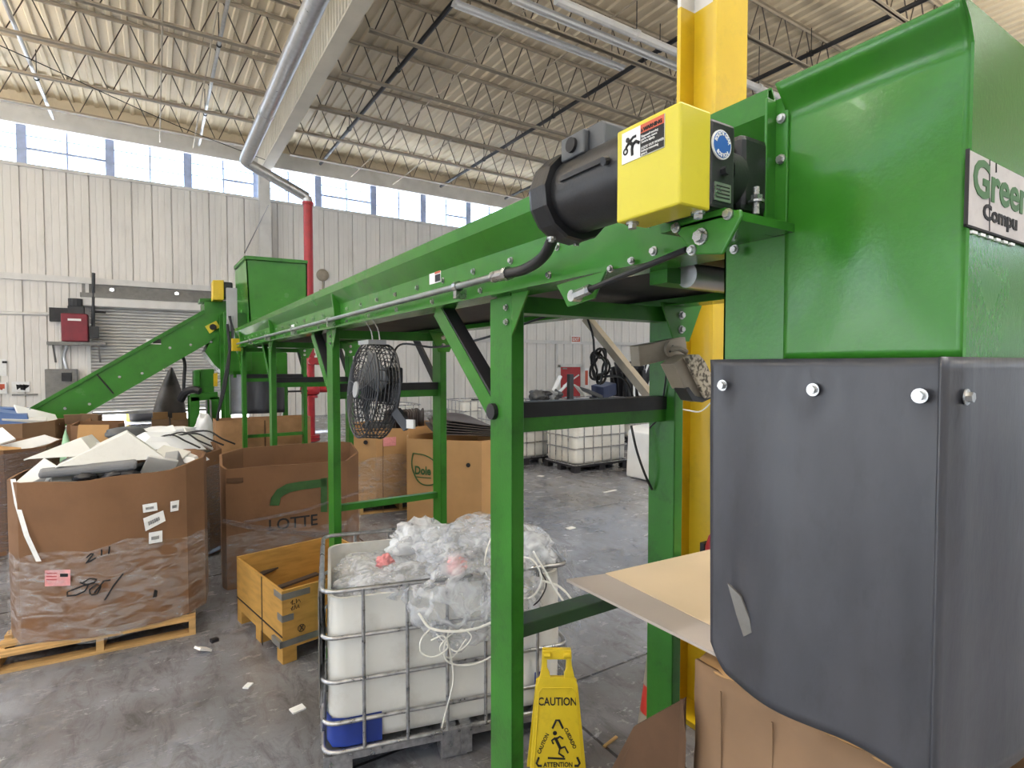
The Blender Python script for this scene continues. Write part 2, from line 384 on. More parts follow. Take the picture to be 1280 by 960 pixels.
# roof deck
prof = []; x = XL
while x < XR:
    prof += [(x, -12, ZD), (x + .17, -12, ZD), (x + .2, -12, ZD - .05), (x + .29, -12, ZD - .05), (x + .32, -12, ZD)]; x += .34
d = MB().strip(prof, (0, YW + 12.2, 0)); d.box(XL, XR, -12, YW + .2, ZD + .03, ZD + .1)
struct('ceiling', d, DECK)
# roller door
dr = MB(); zb = .46; n = 34; prof = []
for k in range(n):
    z = zb + (DZ - zb) * k / n; h = (DZ - zb) / n
    prof += [(0, YW + .08, z), (0, YW - .02, z + h * .22), (0, YW - .045, z + h * .55), (0, YW - .03, z + h * .8), (0, YW + .08, z + h * .97)]
dr.strip([(DX0, p[1], p[2]) for p in prof], (DX1 - DX0, 0, 0))
door = struct('door_1', dr, SHUT)
MB().box(DX0, DX1, YW - .04, YW + .03, zb - .1, zb).build('bottom_bar', GREYM, door)
for x in (DX0 - .1, DX1): MB().box(x, x + .1, YW - .1, YW + .02, 0, 4.9).build('guide_rail', WALLG, door)
hood = MB().box(DX0 - .2, DX1 + .15, YW - .42, YW - .02, 4.08, 4.38).build('coil_hood', SHUT, door, bevel=.03)
MB().box(DX0 - .22, DX1 + .17, YW - .44, YW - .02, 4.38, 4.52).build('hood_cap', GREYM, hood)
MB().box(DX0 - .2, DX1 + .15, YW - .03, YW - .005, 4.52, 4.86).build('header_plate', GREYM, door)
# red exit door
d2 = struct('door_2', MB().box(18.32, 19.72, YW - .04, YW - .005, .02, 1.98), REDD)
fr = MB().box(18.14, 18.32, YW - .1, YW, 0, 2.1).box(19.72, 19.88, YW - .1, YW, 0, 2.1).box(18.14, 19.88, YW - .1, YW, 1.98, 2.16)
fr.build('door_frame', WALLG, d2)
MB().box(18.86, 19.24, YW - .055, YW - .042, 1.0, 1.3).build('notice', PAPER, d2)
MB().bar((18.5, YW - .07, .95), (19.6, YW - .07, 1.55), .03, .07).build('push_bar', PAPER, d2)
MB().box(18.45, 18.75, YW - .1, YW - .04, 1.86, 1.93).build('closer', GREYM, d2)

# ------------------------------------------------------------------ roof steel
ORD = ['first', 'second', 'third', 'fourth', 'fifth', 'sixth', 'seventh', 'eighth', 'ninth', 'tenth']
def joist(y, x0, x1, label, group):
    t = thing('roof_joist', label, 'roof joist', (x0, y, 9.95), group)
    zt, zb = ZD - .06, 9.92
    MB().box(x0, x1, y - .075, y + .075, zt - .012, zt).box(x0, x1, y - .02, y + .02, zt - .075, zt).build('top_chord', JOIST, t)
    MB().box(x0 + .4, x1 - .4, y - .075, y + .075, zb, zb + .014).box(x0 + .4, x1 - .4, y - .02, y + .02, zb, zb + .075).build('bottom_chord', JOIST, t)
    wv = MB(); n = round((x1 - x0) / .95); s = (x1 - x0) / n
    for k in range(n):
        a = x0 + k * s
        wv.cyl((a + .06, y, zt - .05), (a + s / 2 - .05, y, zb + .05), .015, 6).cyl((a + s / 2 + .05, y, zb + .05), (a + s - .06, y, zt - .05), .015, 6)
    wv.build('web_rod', JOISTW, t)
JY = [22.3, 20.0, 17.7, 15.4, 13.1, 10.8, 8.5, 6.2, 3.9]
for i, y in enumerate(JY):
    if i < 6: joist(y, XL, 3.42, 'pale steel roof joist left of the ribbed girder, %s from the window wall' % ORD[i], 'roof joists left of the girder')
    joist(y, 3.98, 25 if y > 8 else 19, 'pale steel roof joist right of the ribbed girder, %s from the window wall' % ORD[i], 'roof joists right of the girder')
g = thing('roof_girder', 'deep ribbed roof girder running from the window wall overhead, beside the silver pipe', 'girder', (3.7, 12, 9.5))
prof = []; y = 1.0
while y < YW - .1:
    prof += [(3.52, y, 9.52), (3.52, y + .08, 9.52), (3.62, y + .11, 9.52), (3.62, y + .21, 9.52)]; y += .24
MB().strip(prof, (0, 0, 1.1)).build('web', GIRD, g, solid=.01)
MB().box(3.5, 3.86, 1, YW - .1, 9.46, 9.52).build('bottom_flange', GIRD, g)
MB().box(3.43, 3.97, 1, YW - .1, 10.57, 10.63).build('top_flange', GIRD, g)
c = thing('wall_column', 'white painted steel column on the window wall under the girder', 'column', (3.7, YW - .25, 0))
MB().box(3.5, 3.9, YW - .16, YW - .13, 0, 9.46).box(3.5, 3.9, YW - .44, YW - .41, 0, 9.46).box(3.685, 3.715, YW - .41, YW - .16, 0, 9.46).build('shaft', WALLG, c)
MB().box(3.45, 3.95, YW - .48, YW - .1, 0, .03).build('base_plate', WALLG, c)
# pipes and bridging under the roof, all along the length of the hall
def roof_run(u, v, z, y0, y1, r, name, label, cat, m, hang=True, group=None):
    p = at(u, v, Z=z); x = p.x
    t = thing(name, label, cat, (x, (y0 + y1) / 2, z), group)
    MB().tube([(x, y0, z), (x, y1, z)], r, 8).build('pipe' if r > .02 else 'rod', m, t)
    if hang:
        y = y0 + .8
        while y < y1:
            MB().tube([(x, y, z), (x, y, ZD - .05)], .012, 5).build('hanger_rod', DARK, t)
            MB().cyl((x, y - .03, z), (x, y + .03, z), r * 1.35, 10).build('clamp', DARK, t)
            y += 4.6
    return t
roof_run(5, 0, 10.1, 6, 23.6, .05, 'conduit_pipe', 'silver conduit pipe crossing the roof joists at the far left', 'pipe', GALV)
roof_run(285, 0, 10.1, 6, 23.6, .045, 'conduit_pipe', 'silver conduit pipe crossing the joists just left of the big silver pipe', 'pipe', GALV)
roof_run(524, 55, 10.25, 5, 23.6, .06, 'sprinkler_pipe', 'black sprinkler pipe under the roof right of the girder, nearest the girder', 'pipe', DARK)
roof_run(735, 118, 10.25, 5, 23.6, .06, 'sprinkler_pipe', 'black sprinkler pipe under the roof left of the yellow column', 'pipe', DARK)
roof_run(1085, 33, 10.25, 3, 23.6, .06, 'sprinkler_pipe', 'black sprinkler pipe under the roof right of the yellow column above the hopper', 'pipe', DARK)
for u, v, lb in ((203, 20, 'thin bridging rod tying the joists at the left roof bay, left one'), (263, 60, 'thin bridging rod tying the joists at the left roof bay, right one'),
                 (560, 105, 'thin bridging rod tying the joists beside the girder'), (650, 110, 'thin bridging rod tying the joists above the green conveyor'), (840, 165, 'thin bridging rod tying the joists nearest the yellow column')):
    roof_run(u, v, 9.97, 5, 23.6, .022, 'bridging_rod', lb, 'rod', JOIST, False, 'bridging rods')
def cross_pipe(u, v, z, L, r, name, label, m):
    p = at(u, v, Z=z)
    t = thing(name, label, 'pipe', (p.x, p.y, z))
    MB().tube([(p.x, p.y, z), (p.x + L, p.y, z)], r, 10).build('pipe', m, t)
    for k in range(1, int(L / 2.2)):
        x = p.x + k * 2.2
        MB().tube([(x, p.y, z), (x, p.y, ZD - .05)], .012, 5).build('hanger_rod', DARK, t)
        MB().cyl((x - .04, p.y, z), (x + .04, p.y, z), r * 1.3, 10).build('clamp', WALLG, t)
cross_pipe(695, 0, 9.3, 12, .09, 'water_pipe', 'thick white pipe hung crosswise under the roof left of the yellow column', WALLG)
def strip_light(u, v, z, L, label):
    p = at(u, v, Z=z); t = thing('strip_light', label, 'lamp', (p.x, p.y, z), 'strip lights under the roof')
    MB().box(p.x, p.x + L, p.y - .05, p.y + .05, z, z + .07).prism([(p.x, p.y - .14, z + .04), (p.x, p.y - .05, z + .1), (p.x, p.y + .05, z + .1), (p.x, p.y + .14, z + .04), (p.x, p.y, z + .06)], (L, 0, 0)).build('housing', WALLG, t)
    MB().cyl((p.x + .05, p.y - .06, z - .01), (p.x + L - .05, p.y - .06, z - .01), .018, 8).build('tube', PAPER, t)
    MB().cyl((p.x + .05, p.y + .06, z - .01), (p.x + L - .05, p.y + .06, z - .01), .018, 8).build('tube', PAPER, t)
    for x in (p.x + .4, p.x + L - .4): MB().tube([(x, p.y, z + .08), (x, p.y, ZD - .03)], .01, 5).build('hanger_rod', DARK, t)
strip_light(567, 6, 9.75, 4.9, 'unlit strip light under the roof, nearer the girder')
strip_light(640, 0, 9.6, 5.6, 'unlit strip light under the roof, nearer the yellow column')
# cable swagging below the left roof bay
a = at(0, 57, Y=16); b = at(345, 205, Y=22.8)
tag(MB().tube(smooth_path([a + Vector((-3, -1, .4)), a, (a + b) / 2 + Vector((0, 0, -.12)), b], 8), .012, 5).build('roof_cable', STRAPB), 'thin black cable slung under the left roof bay to the wall column', 'cable')
a = at(335, 258, Y=23.4); b = at(306, 316, Y=9.2)
tag(MB().tube([at(336, 256, Y=23.4), b], .008, 5).build('guy_wire', STRAPB), 'thin dark wire from the wall column down to the far green hopper', 'wire')

# ------------------------------------------------------------------ yellow column by the conveyor
yc = thing('steel_column', 'big yellow painted steel column with a bare grey top behind the near green post', 'column', (2.62, 2.2, 0))
def icol(z0, z1): return MB().box(2.64, 2.915, 2.3, 2.325, z0, z1).box(2.64, 2.915, 2.05, 2.075, z0, z1).box(2.76, 2.785, 2.075, 2.3, z0, z1)
icol(0, 4.2).build('shaft', YEL, yc)
icol(4.2, ZD - .1).build('unpainted_top', WALLG, yc)
MB().box(2.58, 2.98, 2.0, 2.38, 0, .03).build('base_plate', YEL, yc)
p = at(874, 606, Y=2.27)
ob = thing('outlet_box', 'small yellow outlet box on the yellow column', 'outlet', p)
MB().box(p.x - .035, p.x + .035, 2.24, 2.297, p.z - .1, p.z + .1).build('box', YEL, ob, bevel=.004)
MB().box(p.x - .018, p.x + .018, 2.232, 2.24, p.z - .05, p.z + .05).build('socket', BEIGE, ob)
MB().tube([(p.x, 2.27, p.z + .1), (p.x, 2.28, p.z + .5)], .012, 8).build('conduit', YEL, ob)

# ------------------------------------------------------------------ fire riser: silver overhead pipe, then red
t = thing('fire_riser', 'tall red riser pipe with a silver pipe overhead, beside the far hopper', 'pipe', (3.55, 15.8, 0))
px0, pz0 = 2.02, 7.26
MB().tube([(px0, 1.5, pz0), (px0, 15.55, pz0)], .15, 16).build('silver_pipe', GALV, t, smooth=40)
MB().tube(smooth_path([(px0, 15.5, pz0), (px0, 15.72, pz0), (px0 + .1, 15.8, pz0 - .04), (px0 + .3, 15.8, pz0 - .13), (3.4, 15.8, 6.66), (3.52, 15.8, 6.58), (3.55, 15.8, 6.42)], 5), .13, 14).build('silver_branch', GALV, t, smooth=40)
MB().tube([(3.55, 15.8, 6.45), (3.55, 15.8, .02)], .12, 16).build('red_pipe', RED, t, smooth=40)
for y in (3.5, 8, 12.5): MB().cyl((px0, y - .05, pz0), (px0, y + .05, pz0), .165, 16).build('coupling', GALV, t)
for z, r in ((6.4, .15), (2.35, .15), (.12, .24), (.03, .24), (1.6, .2), (1.2, .2)):
    MB().cyl((3.55, 15.8, z), (3.55, 15.8, z + .07), r, 16).build('flange', RED, t)
v = MB().lathe((3.55, 15.8, 1.25), [(.13, 0), (.24, .06), (.27, .18), (.24, .3), (.13, .38)], 16).build('valve_body', RED, t, smooth=40)
MB().tube([(3.55, 15.8, 1.44), (4.1, 15.7, 1.44)], .1, 12).build('valve_outlet', RED, v)
MB().tube([(3.55, 15.6, 1.4), (2.9, 15.5, 1.4)], .025, 8).tube(arc((2.88, 15.5, 1.4), (0, 1, 0), (0, 0, 1), .14, 0, 6.283, 14), .02, 6).build('hand_wheel', DARK, v)
MB().cyl((3.55, 15.66, 2.2), (3.55, 15.5, 2.2), .1, 12).box(3.68, 3.98, 15.7, 15.86, 2.1, 2.3).build('tamper_switch', RED, t)

# ------------------------------------------------------------------ things on the window wall
def wallpt(u, v): return at(u, v, Y=YW - .03)
p = wallpt(97, 412)
t = thing('door_operator', 'dark red machine box with a black top on a wall shelf beside the shutter', 'machine', p)
MB().box(p.x - .38, p.x + .32, YW - .6, YW - .12, p.z - .42, p.z + .5).build('red_case', MAROON, t, bevel=.03)
MB().box(p.x - .2, p.x + .22, YW - .55, YW - .2, p.z + .5, p.z + .75).cyl((p.x, YW - .4, p.z + .75), (p.x, YW - .4, p.z + 1.0), .2, 12).build('black_top', BLACK, t)
MB().box(p.x - .2, p.x + .15, YW - .61, YW - .6, p.z + .26, p.z + .33).build('name_strip', PAPER, t)
MB().box(p.x - .75, p.x + .8, YW - .65, YW - .02, p.z - .54, p.z - .44).build('shelf', GREYM, t)
MB().bar((p.x - .6, YW - .04, p.z - 1.1), (p.x - .6, YW - .6, p.z - .5), .05, .05).build('bracket', GREYM, t)
MB().bar((p.x + .6, YW - .04, p.z - 1.1), (p.x + .6, YW - .6, p.z - .5), .05, .05).build('bracket', GREYM, t)
MB().box(p.x + .35, p.x + .6, YW - .5, YW - .2, p.z - .3, p.z + .1).tube([(p.x + .45, YW - .4, p.z), (p.x + .5, YW - .4, p.z + 1.9)], .05, 8).tube([(p.x + .5, YW - .4, p.z + .6), (p.x + .8, YW - .3, p.z + .6)], .04, 8).build('drive_chain', BLACK, t)
p = wallpt(78, 477)
t = thing('electrical_cabinet', 'grey electrical cabinet on the window wall left of the shutter', 'cabinet', p)
MB().box(p.x - .42, p.x + .42, YW - .32, YW - .01, p.z - .62, p.z + .42).build('case', GREYM, t, bevel=.02)
MB().box(p.x + .02, p.x + .28, YW - .37, YW - .32, p.z + .02, p.z + .3).build('switch', DARK, t)
a = wallpt(0, 391)
t = thing('wall_conduit', 'white conduit running along the wall and bending down to the grey cabinet', 'conduit', (p.x, YW, p.z))
b = wallpt(66, 393); c = wallpt(76, 402); e = wallpt(76, 462)
MB().tube(smooth_path([(-12, YW - .1, a.z), a, b, (c.x, YW - .1, c.z), e], 6), .055, 8).build('pipe', WALLG, t, smooth=50)
q = wallpt(84, 405)
MB().tube(smooth_path([q, wallpt(84, 430), wallpt(80, 445), wallpt(84, 463)], 5), .05, 8).build('flexible_pipe', GALV, t)
q = wallpt(75, 393)
MB().box(q.x - .25, q.x + .3, YW - .3, YW - .02, q.z - .25, q.z + .2).build('junction_box', DARK, t)
def poster(u0, v0, u1, v1, name, label, m, cat='sign', th=.02):
    a = wallpt(u0, v1); b = wallpt(u1, v0)
    o = thing(name, label, cat, ((a.x + b.x) / 2, YW - .03, a.z))
    MB().box(a.x, b.x, YW - .03 - th, YW - .03, a.z, b.z).build('panel', m, o)
    return o, a, b
o, a, b = poster(-6, 449, 8, 470, 'notice_sheet', 'white notice sheet with a dark header on the wall at the far left', PAPER)
MB().box(a.x + .3, b.x - .1, YW - .056, YW - .051, b.z - .13, b.z - .06).build('header', INK, o)
o, a, b = poster(-4, 478, 9, 492, 'warning_sign', 'framed white and orange warning sign under the notice at the far left', PAPER, th=.08)
MB().box(a.x + .05, b.x - .05, YW - .116, YW - .111, b.z - .2, b.z - .05).build('orange_band', ORANGE, o)
MB().box(a.x + .1, b.x - .1, YW - .116, YW - .111, a.z + .12, a.z + .18).build('text_line', ORANGE, o)
o, a, b = poster(15, 477, 37, 490, 'pictogram_sign', 'white sign with three small black figures above a dark rail on the wall', PAPER)
for k in range(3):
    x = a.x + (b.x - a.x) * (.42 + .2 * k); z = (a.z + b.z) / 2
    MB().prism([(x - .06, YW - .056, z - .1), (x + .06, YW - .056, z - .12 * (k == 1)), (x + .08, YW - .056, z + .05), (x - .08, YW - .056, z + .08)], (0, .004, 0)).build('figure', INK, o)
MB().box(a.x, b.x + .2, YW - .08, YW - .03, a.z - .12, a.z - .07).build('rail', GREYM, o)
for i, (u, v) in enumerate(((140, 368), (221, 374))):
    p = wallpt(u, v); p.z = 4.7
    o = thing('spot_light', 'small lit spot lamp above the shutter, %s one' % ('left', 'right')[i], 'lamp', (p.x, YW - .1, p.z), 'spot lamps above the shutter')
    MB().box(p.x - .07, p.x + .07, YW - .1, YW - .03, p.z - .05, p.z + .05).build('housing', WALLG, o)
    MB().cyl((p.x, YW - .12, p.z), (p.x, YW - .1, p.z), .05, 12).build('lens', SPOTW, o)
p = wallpt(403, 344)
o = thing('alarm_bell', 'round white alarm bell with a hanging cord on the wall right of the red riser', 'bell', (p.x, YW, p.z))
MB().lathe((p.x, YW - .03, p.z), [(.25, 0), (.25, .06), (.17, .14), (.05, .17)], 20, (0, -1, 0)).build('gong', BEIGE, o, smooth=40)
MB().box(p.x - .14, p.x + .14, YW - .12, YW - .02, p.z - .95, p.z - .6).tube([(p.x, YW - .06, p.z - .2), (p.x, YW - .06, p.z - .65)], .03, 6).build('wiring_box', BEIGE, o)
p = wallpt(718, 425)
o = thing('exit_sign', 'small red and white exit sign above the red door', 'sign', p)
MB().box(p.x - .32, p.x + .32, YW - .16, YW - .1, p.z - .18, p.z + .22).build('panel', PAPER, o)
MB().box(p.x - .28, p.x + .28, YW - .17, YW - .16, p.z - .1, p.z + .16).build('red_face', ORANGE, o)
lettering('EXIT', (p.x - .25, YW - .173, p.z - .05), (1, 0, 0), (0, 0, 1), .23, PAPER, o, .02)
p = wallpt(733, 470)
o = thing('wall_placard', 'narrow white and red placard on the wall right of the red door', 'sign', p)
MB().box(p.x - .2, p.x + .16, YW - .06, YW - .03, p.z - .65, p.z + .45).build('panel', PAPER, o)
MB().box(p.x - .12, p.x + .08, YW - .066, YW - .06, p.z - .5, p.z + .3).build('red_text_block', ORANGE, o)
# outside the raised shutter
p = at(163, 512, Y=25.3)
o = thing('bollard', 'yellow bollard standing outside under the raised shutter', 'bollard', (p.x, 25.3, 0))
MB().cyl((p.x, 25.3, -.01), (p.x, 25.3, .95), .16, 16).build('post', YEL, o, smooth=40)
MB().lathe((p.x, 25.3, .94), [(.16, 0), (.13, .08), (.03, .12)], 16).build('cap', YEL, o, smooth=40)
p = at(183, 516, Y=25.0)
o = thing('truck_tyre', 'black tyre outside under the raised shutter right of the yellow bollard', 'tyre', (p.x, 25, 0))
MB().lathe((p.x - .55, 25, .5), [(.25, 0), (.46, .02), (.5, .12), (.5, .9), (.46, 1.05), (.25, 1.1)], 28, (1, 0, 0)).build('tread', BELT, o, smooth=40)
MB().cyl((p.x - .56, 25, .5), (p.x - .5, 25, .5), .24, 20).build('rim', GREYM, o)
# ================================================================== MAIN SORTING CONVEYOR
XC = 1.457                                # centre line
CV = thing('sorting_conveyor', 'long green raised sorting conveyor on steel posts running to the far hopper', 'conveyor', (XC, 4.8, 0))
Y0, Y1 = .64, 8.95
def side_profile(s):
    X = lambda d: XC + s * (d)
    # d: distance from the centre line of bottom flange, web, flared wing, lip
    return [(X(.34), 2.347), (X(.457), 2.347), (X(.457), 2.356), (X(.425), 2.358), (X(.425), 2.498), (X(.48), 2.57), (X(.484), 2.612), (X(.472), 2.618), (X(.46), 2.6), (X(.40), 2.5), (X(.39), 2.47)]
for s in (-1, 1):
    MB().strip([(x, Y0, z) for x, z in side_profile(s)], (0, Y1 - Y0, 0)).build('side_rail', GREEN, CV, solid=.005, label='near left-hand side rail with bolts' if s < 0 else None)
# belt and dark bed underneath
MB().box(XC - .4, XC + .4, Y0 + .05, Y1, 2.462, 2.47).build('belt', BELT, CV)
MB().box(XC - .42, XC + .42, Y0 + .25, Y1, 2.385, 2.392).build('bed_plate', BELT, CV)
MB().cyl((XC - .4, Y0 + .12, 2.42), (XC + .4, Y0 + .12, 2.42), .06, 20).build('head_pulley', BELT, CV, smooth=40)
MB().cyl((XC - .4, Y1 - .08, 2.42), (XC + .4, Y1 - .08, 2.42), .06, 20).build('tail_pulley', BELT, CV, smooth=40)
# gusset ribs on the side rail
XW = XC - .425
for y in (3.72, 6.15, 8.5):
    MB().prism([(XW, y, 2.36), (XC - .457, y, 2.36), (XC - .478, y, 2.57), (XW, y, 2.5)], (0, .03, 0)).build('gusset', GREEN, CV)
    MB().box(XC - .47, XW, y - .06, y + .09, 2.36, 2.364).build('gusset_foot', GREEN, CV)
# bolts of the side rail
for k in range(26):
    y = 1.36 + .26 * k + .006 * k * k * .3
    if y < 8.7: bolt(CV, (XW - .001, y, 2.455), (-1, 0, 0), .0085)
for k in range(11):
    bolt(CV, (XC - .45, .95 + .42 * k + (.3 if k > 6 else 0), 2.37), (-1, 0, .0), .008)
# posts (steel channels) with gusset plates
PY = [1.64, 3.97, 6.42, 8.75]
for y in PY:
    for s in (-1, 1):
        xw = XC + s * .413; xi = xw + (.052 if s < 0 else .052)
        z0 = 0
        b = MB().box(xw, xw + .008, y, y + .15, z0, 2.34).box(xw, xi, y, y + .008, z0, 2.34).box(xw, xi, y + .142, y + .15, z0, 2.34)
        lg = b.build('post', GREEN_D, CV, bevel=.004)
        MB().box(xw - .06, xi + .06, y - .05, y + .2, 0, .012).build('foot_plate', GREEN_D, lg)
        pb = MB().prism([(xw + .006, y + .002, 2.345), (xw + .006, y - .1, 2.345), (xw + .006, y + .002, 2.2)], (-.006, 0, 0)) if s < 0 else MB().prism([(xw - .1, y - .004, 2.36), (xi + .1, y - .004, 2.36), (xi + .02, y - .004, 2.2), (xw - .02, y - .004, 2.2)], (0, -.008, 0))
        pl = pb.build('gusset_plate', GREEN, CV)
        if s > 0:
            for z in (2.31, 2.25): bolt(pl, (xw + .02, y - .012, z), (0, -1, 0), .012)
        else:
            for z in (2.3, 2.25): bolt(pl, (xw - .002, y + .03, z), (-1, 0, 0), .008)
    xl, xr = XC - .361, XC + .413
    # cross members: under the bed, black-topped work-height beam, low tie bar
    MB().box(XC - .4, XC + .46, y + .03, y + .12, 2.285, 2.345).build('bed_beam', GREEN_D, CV)
    zb = 1.855
    MB().box(xl - .045, xr, y + .05, y + .12, zb, zb + .052).build('cross_beam', GREEN_D, CV)
    MB().box(xl - .045, xr, y + .045, y + .125, zb + .052, zb + .108).build('black_top_rail', DARK, CV, label='black rail on top of the cross beam')
    if y < 3: MB().box(xl - .045, xr, y + .03, y + .12, 1.105, 1.155).build('tie_bar', mat('worn_dark_green', (52, 84, 50), .5, 0, .2, 5, dirt=.8, ds=9, dcol=(50, 52, 52)), CV, bevel=.004, label='dark worn low tie bar')
    else: MB().box(xl - .045, xr, y + .06, y + .11, 1.045, 1.09).build('tie_bar', GREEN_D, CV)
# knee braces: one per post, angle irons
for y in PY:
    for s in (-1, 1):
        x = XC + s * .4 + (.0 if s < 0 else .06)
        p, q = (x, y + .64, 2.345), (x, y + .16, 1.93)
        m = GREEN if s < 0 else (BEIGE if y < 3 else BELT)
        b = MB().bar(p, q, .006, .07, up=(0, 1, 0)).bar((x + .025, p[1], p[2] - .02), (x + .025, q[1], q[2] - .02), .05, .006)
        if s > 0 and y < 3: b = MB().bar(p, q, .04, .038)
        b.build('knee_brace', m, CV, label='grey-beige knee brace' if s > 0 and y < 3 else None)
MB().bar((XC - .37, PY[0] + .6, 2.33), (XC - .37, PY[0] + .15, 1.95), .06, .05, up=(0, 1, 0)).build('brace_liner', BELT, CV)
MB().bar((XC - .37, PY[1] + .6, 2.33), (XC - .37, PY[1] + .15, 1.95), .06, .05, up=(0, 1, 0)).build('brace_liner', BELT, CV)
# black smudge pads where brace and post meet
MB().cyl((XC - .43, 1.76, 1.93), (XC - .413, 1.76, 1.93), .03, 12).build('brace_bolt', BELT, CV)
# lower cross angle beams seen near the head, below the bed
MB().box(XC - .35, XC + .44, 1.0, 1.06, 2.31, 2.35).build('bed_beam', GREEN_D, CV)
MB().box(XC - .2, XC + .44, .82, .88, 2.25, 2.37).build('bed_beam', GREEN_D, CV)
MB().cyl((XC - .3, .98, 2.33), (XC + .42, .98, 2.33), .032, 16).build('return_roller', GALV, CV, smooth=40)
# conduit along the rail
def cp(u, v, X=.965): return tuple(at(u, v, X=X))
c0 = at(622, 345, X=.965); c1 = at(308, 427, X=.965)
cd = MB().tube([(.965, c0.y, c0.z), (.965, 8.6, c0.z - .005)], .0125, 10).build('conduit', CONDUIT, CV, smooth=50, label='long silver conduit pipe clipped along the rail')
for y in (1.9, 3.75, 4.9, 6.2, 7.4):
    MB().cyl((.965, y - .012, c0.z), (.965, y + .012, c0.z), .02, 10).box(.955, 1.0, y - .012, y + .012, c0.z - .045, c0.z - .01).build('conduit_clip', STEEL, cd)
MB().cyl((.965, c0.y - .05, c0.z), (.965, c0.y + .03, c0.z), .019, 12).cyl((.965, c0.y - .07, c0.z), (.965, c0.y - .05, c0.z), .023, 8).build('conduit_fitting', STEEL, cd)
e = [(.965, c0.y - .06, c0.z), at(655, 337, X=.955), at(678, 322, X=.93), at(690, 300, X=.9), at(692, 285, X=.87)]
MB().tube(smooth_path(e, 6), .016, 10).build('flexible_hose', DARK, cd, smooth=50, label='dark grey flexible hose up to the motor')
# small stickers on the rail
def rail_sticker(u0, v0, u1, v1):
    a = at(u0, v1, X=XW - .003); b = at(u1, v0, X=XW - .003)
    st = MB().box(XW - .004, XW - .002, b.y, a.y, a.z, b.z).build('warning_sticker', PAPER, CV)
    MB().box(XW - .005, XW - .004, b.y + .003, (a.y + b.y) / 2, b.z - .012, b.z - .003).build('orange_strip', ORANGE, st)
    MB().box(XW - .005, XW - .004, b.y + .003, (a.y + b.y) / 2 - .002, a.z + .004, b.z - .016).build('text_panel', DARK, st)
    return st
rail_sticker(537, 337, 551, 356)
a = at(366, 410, X=XW - .003); MB().box(XW - .005, XW - .002, a.y - .06, a.y + .06, a.z - .02, a.z + .03).build('warning_sticker', PAPER, CV)

# head end: take-up plate, rod, brackets
def plate_x(pts, x, th, name, m, lab=None):
    P = [tuple(at(u, v, X=x)) for u, v in pts]
    return MB().prism(P, (th, 0, 0)).build(name, m, CV, bevel=.003, label=lab)
tp = plate_x([(695, 356), (757, 338), (742, 373), (709, 384)], .985, .008, 'take_up_bracket', GREEN)
q = at(719, 370, X=.97); MB().cyl((.985, q.y, q.z), (.955, q.y, q.z), .016, 16).build('take_up_bolt', STEEL, tp)
r0 = at(719, 369, X=.955); r1 = at(858, 312, X=.955)
MB().tube([r0, r1], .007, 10).build('take_up_rod', DARK, CV)
MB().tube([r0, r0 + (r1 - r0) * .17], .013, 6).build('rod_end', STEEL, CV)
gb = plate_x([(834, 285), (880, 272), (925, 261), (927, 270), (902, 318), (868, 318), (845, 290)], .8, .008, 'gearbox_bracket', GREEN)
for u, v, r in ((877, 296, .014), (911, 268, .009), (846, 285, .009), (866, 313, .009)):
    q = at(u, v, X=.8); bolt(gb, q, (-1, 0, 0), r * .72)
MB().box(.8, 1.03, .6, .74, 2.345, 2.36).build('gearbox_shelf', GREEN, CV)
for u, v in ((812, 280), (919, 312), (790, 326), (764, 336)):
    q = at(u, v, X=.99); bolt(CV, q, (-1, 0, 0), .0065)
# motor
MC = Vector((.79, 0, 2.468)); MR = .082
mo = MB().lathe((MC.x, .75, MC.z), [(.03, -.002), (MR - .012, 0), (MR - .004, .006), (MR - .004, .235), (MR - .008, .237)], 40, (0, 1, 0)).build('motor', BLACK, CV, smooth=35, label='black cylindrical electric motor')
MB().lathe((MC.x, .965, MC.z), [(MR + .012, 0), (MR + .015, .008), (MR + .015, .05), (MR + .008, .066), (MR - .02, .076), (.02, .08)], 14, (0, 1, 0)).build('end_bell', BLACK, mo, label='faceted black fan cowl')
tb = MB().prism([(MC.x - .04, .84, MC.z + .06), (MC.x - .04, .955, MC.z + .06), (MC.x - .04, .955, MC.z + .108), (MC.x - .04, .945, MC.z + .115), (MC.x - .04, .85, MC.z + .115), (MC.x - .04, .84, MC.z + .108)], (.085, 0, 0)).build('terminal_box', PDARK, mo, bevel=.004)
MB().box(MC.x - .056, MC.x - .04, .885, .96, MC.z + .06, MC.z + .108).build('cover', PDARK, tb, bevel=.004)
MB().cyl((MC.x - .056, .92, MC.z + .084), (MC.x - .063, .92, MC.z + .084), .015, 16).build('knockout', INK, tb)
t0 = Vector((MC.x - MR * math.cos(.45), 0, MC.z + MR * math.sin(.45)))
MB().box(MC.x - .083, MC.x - .076, .8, .93, MC.z + .008, MC.z + .018).build('name_plate', DARK, mo)
MB().cyl((MC.x - .078, .79, MC.z + .01), (MC.x - .089, .79, MC.z + .006), .008, 10).build('plug', BLACK, mo)
for dx in (-.05, .02): bolt(mo, (MC.x + dx, 1.0, MC.z - .088), (0, .0, -1), .007)
